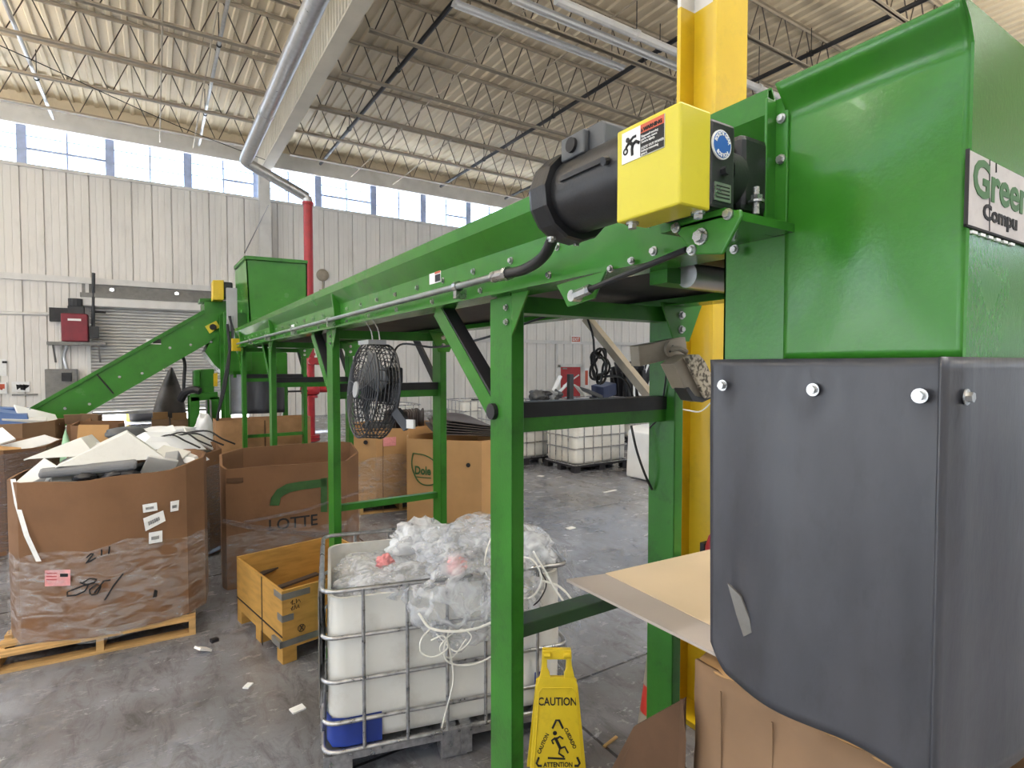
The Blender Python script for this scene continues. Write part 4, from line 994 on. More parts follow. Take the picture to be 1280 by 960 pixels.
# ================================================================== CAUTION SIGN
cs = thing('caution_sign', 'yellow folding wet floor caution sign beside the white tote', 'sign', (1.617, 2.12, 0))
bx = Vector((.844, -.536, 0)); bn = Vector((-.536, -.844, 0)); c0 = Vector((1.617, 2.118, 0)); lean = .115; SHT = .665
def sp_(x, z, d=0): return c0 + bx * x + Vector((0, 0, z)) - bn * (lean * z / SHT) + bn * d
hw = lambda z: .148 - .06 * z / SHT
def sign_out():
    o = [(-hw(0), 0), (hw(0), 0), (hw(.5), .5), (.082, .53), (.066, .6), (.066, SHT), (-.066, SHT), (-.066, .6), (-.082, .53), (-hw(.5), .5)]
    return o
P = [(-hw(0), .03), (-.1, .03), (-.09, .0), (-.15, .0)]
face = MB()
face.prism([sp_(x, z) for x, z in ((-hw(0), 0), (hw(0), 0), (hw(.5), .5), (.088, .535), (-.088, .535), (-hw(.5), .5))], -bn * .016)
for s in (-1, 1): face.prism([sp_(s * x, z) for x, z in ((.088, .535), (.035, .535), (.036, .555), (.05, .585), (.05, SHT - .04), (.072, SHT - .04), (.075, .59))], -bn * .016)
face.prism([sp_(x, z) for x, z in ((-.075, SHT - .045), (.075, SHT - .045), (.072, SHT), (-.072, SHT))], -bn * .03)
fp_ = face.build('front_panel', YEL_P, cs, bevel=.003)
rim = [sp_(x, z, .002) for x, z in ((-hw(.03) + .02, .03), (hw(.03) - .02, .03), (hw(.48) - .014, .47), (hw(.48) - .03, .49), (-hw(.48) + .03, .49), (-hw(.48) + .014, .47))]
MB().tube(rim, .0025, 6, closed=True).build('raised_border', YEL_P, fp_)
def sp2(x, z, d=0): return c0 + bx * x + Vector((0, 0, z)) - bn * (.2 + .0 - (lean - .2 + .1) * 0) + bn * ((.2 - lean) * z / SHT) - bn * (d)
bk = MB().prism([sp2(x, z) for x, z in ((-hw(0), 0), (hw(0), 0), (hw(.5), .5), (.08, .52), (-.08, .52), (-hw(.5), .5))], -bn * .014)
for s in (-1, 1): bk.prism([sp2(s * x, z) for x, z in ((.08, .515), (.045, .515), (.05, SHT), (.072, SHT))], -bn * .014)
bk.build('rear_panel', YEL_P, cs, bevel=.003)
for s in (-1, 1): MB().cyl(sp_(s * .05 - .016, SHT - .02, .008), sp_(s * .05 + .016, SHT - .02, .008), .013, 12).build('hinge', YEL_P, cs)
upv = (Vector((0, 0, 1)) - bn * (lean / SHT)).normalized()
lettering('CAUTION', sp_(0, .41, .0012), bx, upv, .052, INK, fp_, .02, 'CENTER', sx=.82)
lettering('ATTENTION', sp_(0, .132, .0012), bx, upv, .03, INK, fp_, .025, 'CENTER', sx=.85)
tA, tB, tC = (-.095, .145), (.095, .145), (0, .345)
def seg(p, q): return MB().tube([sp_(*p, .001), sp_(*q, .001)], .0055, 6)
MB().tube([sp_(-.08, .137, .001), sp_(-.098, .137, .001), sp_(-.106, .148, .001), sp_(-.094, .175, .001)], .0055, 6).build('triangle_corner', INK, fp_)
MB().tube([sp_(.08, .137, .001), sp_(.098, .137, .001), sp_(.106, .148, .001), sp_(.094, .175, .001)], .0055, 6).build('triangle_corner', INK, fp_)
MB().tube([sp_(-.026, .305, .001), sp_(-.007, .342, .001), sp_(.007, .342, .001), sp_(.026, .305, .001)], .0055, 6).build('triangle_corner', INK, fp_)
dl = (bx * .066 + upv * .13).normalized(); dr_ = (bx * .066 - upv * .13).normalized()
lettering('CAUTION', sp_(-.088, .188, .0012), dl, upv, .026, INK, fp_, .02, sx=.86)
lettering('CUIDADO', sp_(.03, .302, .0012), dr_, upv, .026, INK, fp_, .02, sx=.86)
mn = MB().tube([sp_(x, z, .001) for x, z in ((-.012, .262), (.0, .238), (.012, .215))], .0075, 6)
for pts in (((-.012, .262), (-.03, .25), (-.022, .235)), ((-.006, .258), (.01, .268), (.026, .258)), ((.012, .215), (.034, .222), (.046, .2)), ((.01, .215), (.004, .192), (.03, .176)), ((.046, .2), (.05, .194))):
    mn.tube([sp_(x, z, .001) for x, z in pts], .0045, 6)
mn.cyl(sp_(-.014, .283, 0), sp_(-.014, .283, .0018), .0105, 14); mn.tube([sp_(-.05, .172, .001), sp_(.035, .168, .001)], .0045, 6)
mn.build('slipping_figure', INK, fp_)

# ================================================================== CARDBOARD at right: sheet, box, leaning flap, cone, extinguisher
a, b, c, d, e = [at(u, v, Z=1.265) for u, v in ((708, 727), (757, 720), (905, 686), (905, 826), (905, 794))]
ex = (c - b).normalized() * .35; c2 = c + ex; e2_ = e + ex * .3 + Vector((.2, -.1, 0)); d2_ = d + Vector((.2, -.15, 0))
sh_ = thing('cardboard_sheet', 'big folded tan cardboard sheet resting on the low tie bar at the near posts', 'cardboard', (1.8, 1.6, 1.16))
dz = Vector((0, 0, .012))
MB().prism([b, e, e + Vector((.5, -.1, 0)), c + Vector((.35, -.06, 0)), c], dz).build('tan_panel', SHEET, sh_)
lo = Vector((0, 0, -.0))
MB().prism([a, d, d + Vector((.3, -.15, 0)), e + Vector((.3, -.1, 0)), e, b], dz * .8).build('grey_panel', SHEET_U, sh_, label='greyer folded edge strip')
bx_ = thing('cardboard_box', 'bulging tan cardboard box under the grey rubber flaps', 'box', (1.8, .7, 0))
def box_face(u, v):
    y = 1.1 - u * .85; z = 1.215 * (1 - v); 
    return (1.36 - .03 * math.sin(math.pi * min(1, v * 2)) * math.sin(math.pi * u) + .012 * noise.noise(Vector((u * 6, v * 8, 0))) + (.02 * noise.noise(Vector((u * 14, 1, 2))) if v < .06 else 0), y, z + (.03 * noise.noise(Vector((u * 5, 0, 4))) if v < .06 else 0))
MB().grid(box_face, 24, 24).build('left_wall', TAN, bx_, smooth=40, solid=.012)
MB().box(1.36, 2.2, 1.09, 1.102, 0, 1.2).build('rear_wall', TAN, bx_)
MB().box(1.36, 2.2, .245, .257, 0, 1.2).box(2.19, 2.202, .25, 1.1, 0, 1.2).build('front_wall', TAN, bx_)
MB().grid(lambda u, v: (1.36 + .2 * v, 1.1 - .85 * u, 1.205 + .025 * math.sin(v * 3) + .02 * noise.noise(Vector((u * 6, v * 3, 8)))), 20, 6).build('top_flap', TAN_L, bx_, smooth=50, solid=.008)
MB().tube([(1.342, 1.0, 1.17), (1.336, .99, .8), (1.338, .99, .3)], .003, 5).build('crease', TAN, bx_)
MB().tube([(1.338, .84, 1.17), (1.33, .83, .9), (1.33, .83, .3)], .003, 5).build('crease', TAN, bx_)
fl_ = [at(u, v, X=1.35) for u, v in ((765, 970), (800, 905), (865, 869), (868, 985))]
lf = thing('leaning_cardboard', 'dark brown cardboard flap leaning beside the tan box', 'cardboard', (1.31, 1.3, 0))
P = [Vector((1.32, p.y, p.z)) for p in fl_]
P = [P[0], P[1], P[2], Vector((1.305, P[2].y + .0, .0)), Vector((1.2, 1.5, 0))]
MB().prism(P, (.01, .004, 0)).build('flap', BROWN_D, lf)
MB().prism([P[2] + Vector((-.012, 0, 0)), Vector((1.293, P[2].y, .0)), Vector((1.23, P[2].y - .02, 0)), P[2] + Vector((-.03, -.03, -.1))], (0, .008, 0)).build('folded_edge', BROWN_D, lf)
tc_ = thing('traffic_cone', 'red traffic cone with pale bands half hidden behind the near right post', 'cone', (2.155, 2.0, 0))
MB().box(2.035, 2.275, 1.88, 2.12, 0, .03).build('base', BELT, tc_, bevel=.01)
MB().lathe((2.155, 2.0, .03), [(.11, 0), (.028, .68), (.02, .7)], 28).build('cone_body', ORED, tc_, smooth=40)
for z0, z1 in ((.2, .28), (.42, .6)):
    ra = lambda z: .1125 - .082 * z / .68
    MB().lathe((2.155, 2.0, .03), [(ra(z0), z0), (ra(z1), z1)], 28).build('band', BEIGE, tc_, smooth=40)
q = at(892, 672, Y=1.96)
fx = thing('fire_extinguisher', 'red fire extinguisher hung on the yellow column', 'extinguisher', (q.x, 1.97, q.z - .25))
MB().lathe((q.x + .03, 1.96, q.z - .38), [(.05, 0), (.062, .03), (.062, .32), (.045, .38), (.02, .41)], 24).build('cylinder', RED, fx, smooth=40)
MB().cyl((q.x + .03, 1.96, q.z + .02), (q.x + .03, 1.96, q.z + .07), .02, 12).box(q.x - .01, q.x + .08, 1.95, 1.97, q.z + .07, q.z + .085).build('valve_handle', STEEL, fx)
MB().tube(smooth_path([(q.x + .02, 1.95, q.z + .05), (q.x - .04, 1.93, q.z + .0), (q.x - .045, 1.93, q.z - .2)], 6), .01, 8).build('hose', STRAPB, fx)
MB().box(q.x - .0, q.x + .06, 2.02, 2.05, q.z - .2, q.z - .05).build('bracket', DARK, fx)

# ================================================================== WOODEN CRATE
A2 = Vector((.716, 4.11, 0)); ca = math.radians(11); CT = Matrix.Translation(A2) @ Matrix.Rotation(ca, 4, 'Z')
cr = thing('wooden_crate', 'open plywood crate on skids between the lettered carton and the white tote', 'crate', A2)
CL, CW, c0z, c1z = .86, .95, .12, .52
MB().box(0, CL, 0, .018, c0z, c1z, CT).build('front_wall', PLY, cr); MB().box(0, .018, .018, CW, c0z, c1z, CT).build('left_wall', PLY, cr)
MB().box(0, CL, CW - .018, CW, c0z, c1z + .01, CT).build('back_wall', PLY, cr); MB().box(CL - .018, CL, .018, CW - .018, c0z, c1z, CT).build('right_wall', PLY, cr)
MB().box(0, CL, 0, CW, c0z - .02, c0z, CT).build('floor_board', PLY, cr)
for x in (0, CL / 2 - .05, CL - .1):
    for y in (0, CW / 2 - .05, CW - .1): MB().box(x, x + .1, y, y + .1, 0, c0z - .02, CT).build('foot_block', PLY, cr)
MB().box(-.02, CL, -.003, 0, .12, .165, CT).box(-.02, -.0, -.003, .15, .12, .165, CT).build('grey_tape', GREYM, cr); MB().box(-.003, .2, -.003, 0, .455, .5, CT).box(-.003, 0, 0, .14, .455, .5, CT).build('grey_tape', GREYM, cr)
MB().box(-.003, .08, -.004, 0, .3, .345, CT).box(-.004, 0, 0, .08, .3, .35, CT).build('grey_tape', GREYM, cr)
MB().box(-.004, .0, .0, CW, .19, .2, CT).box(-.004, 0, .38, .39, 0, c1z, CT).build('strap', STRAPB, cr)
def scr(pts): return MB().tube([CT @ Vector((x, -.002, z)) for x, z in pts], .0025, 5)
s_ = scr([(.06, .42), (.075, .44), (.07, .41), (.09, .41)]); s_.build('handwriting', INK, cr); s_ = MB(); s_.tube([CT @ Vector((x, -.002, z)) for x, z in ((.1, .44), (.1, .41), (.12, .43), (.13, .41))], .0025, 5)
s_.tube([CT @ Vector((x, -.002, z)) for x, z in ((.06, .38), (.075, .395), (.065, .37), (.085, .37), (.09, .4), (.1, .37), (.115, .395), (.12, .37))], .0025, 5)
s_.build('handwriting', INK, cr); s_ = MB()
s_.tube([CT @ Vector((x, -.002, z)) for x, z in ((.12, .2), (.15, .24))], .003, 5).tube([CT @ Vector((x, -.002, z)) for x, z in ((.15, .2), (.125, .24))], .003, 5).tube(arc(CT @ Vector((.135, -.002, .22)), CT.to_3x3() @ Vector((1, 0, 0)), (0, 0, 1), .026, 0, 6.28, 14), .002, 5)
s_.build('handwriting', INK, cr)
for k in range(4):
    tag(MB().box(.1 + .1 * k, .5 + .1 * k, .3 + .12 * k, .36 + .12 * k, .2 + .05 * k, .215 + .05 * k, CT @ Matrix.Rotation(.3 * k - .4, 4, 'Z')).build('metal_strip', TRAY), 'dark scrap strip lying inside the plywood crate, %s from the front' % ORD[k], 'scrap', 'dark strips in the plywood crate')

# ================================================================== LETTERED CARTON
LP = [(.5, 5.87), (.53, 5.765), (1.63, 5.70), (1.82, 5.92), (1.86, 6.3), (1.72, 6.39), (.74, 6.39), (.52, 6.2)]
lb = thing('bulk_carton', 'empty brown bulk carton with green arch and LOTTE lettering behind the crate', 'carton', (1.2, 6.4, 0))
box_shell(LP, 0, 1.13, BROWN, lb, th=.02, wob=.012, sub=3, seed=4, rim=lambda q: .11 * (q[1] - 5.75) / .65)
fd = (Vector((1.63, 5.70, 0)) - Vector((.53, 5.765, 0))).normalized(); fn = Vector((fd.y, -fd.x, 0))
def lface(u, v, off=.007):
    # point of the front face at a pixel
    p = at(u, v, Y=5.74)
    for _ in range(4): p = at(u, v, Y=5.765 - (p.x - .53) * .065 / 1.1 - off)
    return p
arch = [(337, 632), (339, 622), (346, 612), (358, 605), (375, 602), (408, 598)]
pts = [lface(u, v) for u, v in arch]; ab = MB()
inn = [lface(u + du, v + dv) for (u, v), (du, dv) in zip(arch, ((12, 0), (12, 0), (9, 7), (5, 10), (3, 10), (0, 10)))]
for k in range(len(pts) - 1): ab.prism([pts[k], pts[k + 1], inn[k + 1], inn[k]], fn * .001)
ab.prism([lface(401, 598), lface(409, 597), lface(409, 640), lface(401, 640)], fn * .001)
ab.build('green_arch', INKG, lb)
lettering('LOTTE', lface(335, 664), fd, (0, 0, 1), .155, INK, lb, .012, sx=.98)
ts_ = lface(352, 634); 
hb_ = MB(); 
for u0, v0, u1, v1 in ((283, 598, 304, 603),): hb_.prism([lface(u0, v0), lface(u1, v0 - 1), lface(u1, v1), lface(u0, v1 + 1)], fn * .001)
hb_.build('hand_hole', BROWN_D, lb)
wrap_shell(LP, .02, .52, lb, WRAP, seed=2, wob=.12)
MB().strip([lface(278, 647, .02), lface(310, 655, .02), lface(395, 665, .02), lface(430, 655, .03)], (0, 0, -.05)).strip([lface(305, 655, .025), lface(380, 640, .02), lface(455, 615, .05)], (0, 0, .03)).build('wrap_band', WRAP_D, lb)

# ================================================================== BIG CARTON of plastic housings, on its pallet
GP = [(-.92, 5.36), (-.83, 5.13), (-.42, 4.98), (0, 5.0), (.19, 5.06), (.32, 5.2), (.36, 5.5), (.22, 6.05), (-.2, 6.16), (-.65, 6.1), (-.88, 5.8)]
pallet(-.95, .26, 4.98, 6.12, 'worn wooden pallet under the big brown carton marked 801', math.radians(-3))
gb_ = thing('bulk_carton', 'big brown carton with 801 scrawled on it, heaped with grey plastic housings', 'carton', (-.3, 5.5, .13))
box_shell(GP, .135, 1.27, BROWN, gb_, th=.018, wob=.02, sub=4, seed=1, rim=lambda q: .02 * (q[0] + .9) + (.05 * min(1, (q[0] - .1) / .2) if q[0] > .1 else 0), floor_z=.8)
wrap_shell(GP, .1, .78, gb_, WRAP, seed=5, wob=.1, out=.016)
def gy(x):
    F_ = GP[0:7]
    for a, b in zip(F_, F_[1:]):
        if a[0] <= x <= b[0]: return a[1] + (b[1] - a[1]) * (x - a[0]) / (b[0] - a[0])
    return 5.0
def gface(u, v, off=.014):
    p = at(u, v, Y=5.0)
    for _ in range(6): p = at(u, v, Y=gy(p.x) - off)
    return p
def gquad(P, name, m, par=gb_, off=.014):
    return MB().prism([gface(u, v, off) for u, v in P], (0, -.0015, 0)).build(name, m, par)
def label_sheet(P, lines=True):
    l = gquad(P, 'paper_label', PAPER)
    (u0, v0), (u1, v1), (u2, v2), (u3, v3) = P
    mb = MB()
    for k in range(9):
        t0 = .2 + .065 * k; t1 = t0 + .03
        q = [(u0 + (u1 - u0) * t0, v0 + (v1 - v0) * t0), (u0 + (u1 - u0) * t1, v0 + (v1 - v0) * t1), (u3 + (u2 - u3) * t1, v3 + (v2 - v3) * t1), (u3 + (u2 - u3) * t0, v3 + (v2 - v3) * t0)]
        r = [(a[0] + (b[0] - a[0]) * f, a[1] + (b[1] - a[1]) * f) for a, b, f in ((q[0], q[3], .4), (q[1], q[2], .4), (q[1], q[2], .7), (q[0], q[3], .7))]
        mb.prism([gface(u, v, .0165) for u, v in r], (0, -.001, 0))
    mb.build('print_lines', INK, l)
label_sheet([(178, 631), (196, 628), (197, 638), (179, 641)]); label_sheet([(179, 648), (204, 638), (207, 651), (182, 664)])
label_sheet([(213, 627), (224, 625), (223, 638), (213, 640)]); label_sheet([(186, 666), (203, 663), (203, 677), (186, 680)])
pk = gquad([(56, 713), (88, 712), (88, 732), (56, 733)], 'pink_label', PINK)
MB().prism([gface(u, v, .0165) for u, v in ((75, 717), (85, 717), (85, 721), (75, 721))], (0, -.001, 0)).build('print_lines', INK, pk)
for v in (716, 720, 724): MB().prism([gface(u, w, .0165) for u, w in ((58, v), (71, v), (71, v + 1), (58, v + 1))], (0, -.001, 0)).build('print_lines', RED, pk)
for st_ in ([(104, 728), (112, 723), (121, 724), (118, 728), (104, 732), (94, 736), (84, 740), (84, 745), (95, 744), (106, 739), (110, 732), (100, 728)], [(113, 743), (112, 737), (121, 730), (126, 733), (122, 742), (114, 744)], [(118, 741), (130, 726), (138, 725)], [(154, 717), (142, 732), (131, 750)],
            [(108, 697), (114, 692), (117, 692), (112, 698), (108, 704)], [(110, 703), (120, 697)], [(127, 687), (127, 694)], [(137, 683), (136, 692)]):
    MB().tube([gface(u, v, .02) for u, v in st_], .0055, 5).build('marker_stroke', INK, gb_)
MB().strip([gface(13, 599, .02), gface(18, 630, .03), gface(30, 670, .03), gface(45, 702, .03)], (.03, -.01, 0)).build('white_tape', PAPER, gb_)
MB().prism([gface(u, v, .018) for u, v in ((193, 737), (197, 738), (196, 746), (191, 747))], (0, -.001, 0)).build('marker_spot', INK, gb_)
# loose housings in it
def tray_part(M, sx, sy, h, m, name, label, th=.012, cat='plastic part', taper=.85, wedge=0.):
    """shallow moulded cover: sloped skirt, flat top, hollow underneath"""
    b = MB(); a = [(-sx, -sy), (sx, -sy), (sx, sy), (-sx, sy)]
    out = [Vector((x, y, 0)) for x, y in a]; top = [Vector((x * taper, y * taper, h * (1 + wedge * (1 if y > 0 else -1)))) for x, y in a]
    o2 = [Vector((x - math.copysign(th, x), y - math.copysign(th, y), 0)) for x, y in a]; t2 = [p - Vector((math.copysign(th, p.x), math.copysign(th, p.y), th)) for p in top]
    v = [M @ p for p in out + top + o2 + t2]; f = [(4, 5, 6, 7), (15, 14, 13, 12)]
    for k in range(4):
        j = (k + 1) % 4; f += [(k, j, 4 + j, 4 + k), (8 + j, 8 + k, 12 + k, 12 + j), (j, k, 8 + k, 8 + j)]
    b.add(v, f); o = b.build(name, m, None, bevel=.004); return tag(o, label, cat)
def roof_part(M, sx, sy, h, m, name, label, ridge=.2, th=.01):
    """peaked housing"""
    b = MB(); b.prism([M @ Vector(p) for p in ((-sx, -sy, 0), (sx, -sy, 0), (ridge * sx, -sy * .6, h))], M.to_3x3() @ Vector((0, .012, 0)))
    b.prism([M @ Vector(p) for p in ((-sx, -sy, 0), (ridge * sx, -sy * .6, h), (ridge * sx, sy, h), (-sx, sy, 0))], M.to_3x3() @ Vector((.004, 0, -th)))
    b.prism([M @ Vector(p) for p in ((sx, -sy, 0), (sx, sy, 0), (ridge * sx, sy, h), (ridge * sx, -sy * .6, h))], M.to_3x3() @ Vector((-.004, 0, -th)))
    o = b.build(name, m, None, bevel=.004); return tag(o, label, 'plastic part')
def slab(M, sx, sy, h, m, name, label, cat='plastic part', group=None, bev=.008):
    o = MB().box(-sx, sx, -sy, sy, -h, h, M).build(name, m, None, bevel=bev); return tag(o, label, cat, group)
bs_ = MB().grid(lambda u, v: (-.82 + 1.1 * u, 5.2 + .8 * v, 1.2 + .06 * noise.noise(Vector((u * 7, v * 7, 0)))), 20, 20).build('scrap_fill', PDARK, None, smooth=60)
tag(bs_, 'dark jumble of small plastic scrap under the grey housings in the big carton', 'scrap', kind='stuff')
roof_part(rotm((-.3, 5.5, 1.34), -.06, 0, .05), .34, .3, .22, PGREY, 'plastic_shell', 'large peaked pale grey plastic housing on top of the big carton', .3)
roof_part(rotm((-.6, 5.7, 1.38), -.05, 0, -.1), .22, .25, .14, PGREY, 'plastic_shell', 'smaller peaked grey housing at the left of the big carton', .5)
MB_ = MB().prism([(-.72, 5.16, 1.28), (-.13, 5.1, 1.3), (-.13, 5.1, 1.36), (-.72, 5.16, 1.335)], (0, .09, .02)); tag(MB_.build('plastic_bar', mat('slate_plastic', (112, 114, 118), .5), None, bevel=.02), 'long dark grey plastic bar across the front of the big carton', 'plastic part')
slab(rotm((-.0, 5.28, 1.25), .5, .3, .2), .11, .012, .13, PGREY, 'plastic_scrap', 'pale grey panel standing at the right end of the long bar')
slab(rotm((.12, 5.4, 1.26), .7, -.1, -.3), .05, .08, .1, PGREY2, 'vent_grille', 'small ribbed grey grille at the right of the big carton')
slab(rotm((-.74, 5.32, 1.27), .4, -.75, .3), .13, .12, .012, PGREY, 'plastic_scrap', 'tilted pale panel at the left end of the long bar')
slab(rotm((-.68, 5.24, 1.235), .9, -.4, .5), .1, .06, .01, PGREY2, 'plastic_scrap', 'small curved grey panel tucked at the front left corner of the big carton')
slab(rotm((-.52, 5.24, 1.24), 1.0, .2, .2), .14, .05, .01, PGREY, 'plastic_scrap', 'thin pale panel lying in front of the peaked housing')
tray_part(rotm((.02, 5.78, 1.28), -.05, .12, -.35), .36, .16, .05, PWHITE, 'plastic_shell', 'long white cover sloping to the right at the back of the big carton')
tray_part(rotm((-.2, 5.95, 1.36), -.1, .08, .2), .3, .14, .06, PWHITE, 'plastic_shell', 'white cover behind the large peaked housing')
slab(rotm((.1, 5.62, 1.33), .35, .25, -.5), .12, .1, .012, PGREY, 'plastic_scrap', 'pale square panel near the right rim of the big carton')
for k, (x0, y0) in enumerate(((-.45, 5.2), (-.28, 5.18), (-.18, 5.17))):
    tag(crumple((x0, y0 - .06, 1.27), (.06, .04, .03), 20 + k, PBLK, 'scrap_piece', amp=.5, sub=3), 'dark scrap lump under the long grey bar, %s from the left' % ORD[k], 'scrap', 'dark lumps under the grey bar')
# ================================================================== CARTONS BEHIND
# second carton behind the big one
P = [(-.78, 7.05), (-.6, 6.9), (.42, 6.9), (.62, 7.1), (.64, 7.9), (.4, 8.2), (-.6, 8.2), (-.8, 8.0)]
t = thing('bulk_carton', 'brown carton in dark wrap just behind the big carton of housings', 'carton', (0, 7.5, 0))
box_shell(P, .0, 1.14, BROWN, t, wob=.02, sub=3, seed=11, floor_z=.9); wrap_shell(P, .02, .98, t, WRAP_D, seed=8)
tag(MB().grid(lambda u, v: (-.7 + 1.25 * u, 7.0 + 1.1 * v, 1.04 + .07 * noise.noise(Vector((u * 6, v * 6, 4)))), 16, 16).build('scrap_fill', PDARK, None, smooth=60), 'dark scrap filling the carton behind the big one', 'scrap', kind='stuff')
tray_part(rotm((.1, 7.35, 1.2), .1, .1, .2), .34, .24, .12, PWHITE, 'plastic_shell', 'white monitor shell lying face down in the carton behind the big one', taper=.6)
tray_part(rotm((-.35, 7.3, 1.2), .0, -.1, -.2), .3, .28, .06, PWHITE, 'plastic_shell', 'flat white cover at the left of the carton behind the big one')
slab(rotm((.42, 7.6, 1.22), .5, .5, .4), .16, .14, .012, PGREY, 'plastic_scrap', 'pale panel leaning at the right rim of the carton behind the big one')
slab(rotm((-.1, 7.9, 1.25), .3, -.2, .1), .3, .1, .03, PWHITE, 'plastic_scrap', 'white panel at the back of the carton behind the big one')
tag(crumple((-.3, 7.95, 1.3), (.18, .14, .07), 31, PDARK, 'dark_bag', amp=.3, sub=3), 'dark grey lump on top of the white panels behind the big carton', 'scrap')
tag(crumple((.05, 8.0, 1.28), (.35, .12, .06), 33, PWHITE, 'white_bag', amp=.4, sub=3), 'white crumpled plastic along the back of the carton behind the big one', 'plastic bag')
for k in range(4):
    x = .12 + .12 * k
    tag(MB().tube(smooth_path([(x - .25, 7.25 + .1 * k, 1.24 + .02 * k), (x, 7.2, 1.33 + .02 * (k % 2)), (x + .15, 7.1, 1.26), (x + .28, 7.0 + .04 * k, 1.19)], 6), .01, 6).build('cable', STRAPB), 'black cable draped over the rim of the dark wrapped carton, %s from the left' % ORD[k], 'cable', 'black cables on the wrapped carton')
# left carton
P = [(-2.6, 8.1), (-1.42, 8.15), (-1.1, 8.5), (-1.02, 9.2), (-1.3, 9.5), (-2.6, 9.5)]
t = thing('bulk_carton', 'brown carton with plum-coloured wrap at the left edge, nearer of the two there', 'carton', (-1.8, 8.8, 0))
box_shell(P, 0, 1.15, BROWN, t, wob=.02, sub=3, seed=12, floor_z=.95); wrap_shell(P, .05, 1.12, t, WRAP_D, seed=9, out=.02)
slab(rotm((-1.65, 8.75, 1.22), .5, -.3, .5), .2, .14, .015, PWHITE, 'plastic_scrap', 'white panel tilted in the nearer left carton')
slab(rotm((-1.55, 8.5, 1.1), .2, .2, .2), .22, .12, .05, TAN_L, 'packing_block', 'tan packing piece in the nearer left carton', 'packing')
slab(rotm((-1.3, 9.0, 1.13), .1, .3, -.6), .12, .3, .01, PWHITE, 'plastic_scrap', 'thin pale panel along the right rim of the nearer left carton')
tag(crumple((-.93, 8.62, .58), (.06, .08, .58), 41, mat('mint_plastic', (170, 214, 176), .5), 'mint_bag', amp=.4, sub=3), 'pale mint green plastic hanging beside the nearer left carton', 'plastic bag')
P = [(-2.8, 9.68), (-1.48, 9.6), (-1.18, 9.88), (-1.12, 10.36), (-2.8, 10.38)]
t = thing('bulk_carton', 'brown carton holding the blue tray at the left edge', 'carton', (-2.0, 10.0, 0))
box_shell(P, 0, 1.33, TAN, t, wob=.02, sub=3, seed=13, floor_z=1.15); wrap_shell(P, .0, .8, t, WRAP_D, seed=3)
def k83(x, y, z): return (x * .83, y * .83, 2.1 - (2.1 - z) * .83)
tray_part(rotm(k83(-2.2, 12.05, 1.19), .1, .22, .1), .42, .26, .17, PBLUE, 'blue_tray', 'blue plastic tray upturned on the carton at the left edge', cat='tray', taper=.75)
tray_part(rotm(k83(-2.5, 12.3, 1.33), .1, .1, .1), .3, .12, .12, PWHITE, 'plastic_shell', 'white cover behind the blue tray')
slab(rotm(k83(-1.68, 12.15, 1.26), .5, .35, .5), .25, .14, .01, PWHITE, 'plastic_scrap', 'white panel tilted right of the blue tray')
slab(rotm(k83(-1.8, 11.9, 1.19), .2, .1, .1), .23, .08, .04, PGREY, 'plastic_scrap', 'flat grey piece in front of the tilted white panel')
slab(rotm(k83(-1.98, 12.25, 1.34), .1, .1, .3), .16, .08, .04, PBLUE, 'blue_piece', 'small blue piece behind the tilted white panel')
P = [(-1.06, 9.95), (-.78, 9.86), (-.7, 9.95), (-.68, 10.4), (-1.06, 10.42)]
t = thing('bulk_carton', 'brown carton with turned out flaps under the inclined conveyor', 'carton', (-.85, 10.1, 0))
box_shell(P, 0, 1.36, BROWN, t, wob=.03, sub=3, seed=14)
for k, (x, a_) in enumerate(((-.98, .5), (-.8, .35))):
    MB().box(-.1, .1, 0, .01, -.1, .05, rotm((x, 9.88 - .02 * k, 1.36), a_, .05 * k, -.1)).build('flap', TAN, t)
P = [(-.93, 9.1), (-.8, 8.98), (-.42, 9.0), (-.36, 9.2), (-.38, 9.65), (-.9, 9.7)]
t = thing('bulk_carton', 'brown carton with a torn square flap in front of the inclined conveyor', 'carton', (-.6, 9.3, 0))
box_shell(P, 0, 1.32, BROWN, t, wob=.03, sub=3, seed=17)
MB().box(-.16, .16, 0, .012, -.28, .02, rotm((-.68, 8.95, 1.31), -.25, .06, -.05)).build('flap', TAN_L, t)
for k, (x, y, w_) in enumerate(((.06, 11.3, .18), (.34, 11.25, .18), (.6, 11.2, .15))):
    c_ = thing('small_carton', 'small brown carton in the row below the grey hood, %s from the left' % ORD[k], 'carton', (x, y, 0), 'small cartons below the grey hood')
    box_shell([(x - w_ * .7, y), (x + w_ * .7, y), (x + w_ * .7, y + .3), (x - w_ * .7, y + .3)], 0, 1.18 - .02 * k, TAN, c_)
    MB().box(-w_ * .6, w_ * .6, 0, .01, 0, .16, rotm((x, y - .005, 1.17 - .02 * k), .7, 0, 0)).build('flap', TAN_L, c_)
# long carton below the far hopper
P = [(.72, 9.06), (.82, 9.02), (1.98, 9.02), (2.05, 9.12), (2.05, 9.54), (.72, 9.54)]
t = thing('bulk_carton', 'long plain brown carton under the flaps of the far hopper', 'carton', (1.35, 9.4, 0))
box_shell(P, 0, 1.29, mat('cardboard_dull', (166, 128, 92), .85, spec=.2), t, wob=.01, sub=2, seed=15)
MB().box(1.36, 1.375, 9.01, 9.018, .1, 1.27).box(1.9, 1.93, 9.008, 9.018, 1.0, 1.04).build('seam', BROWN_D, t)
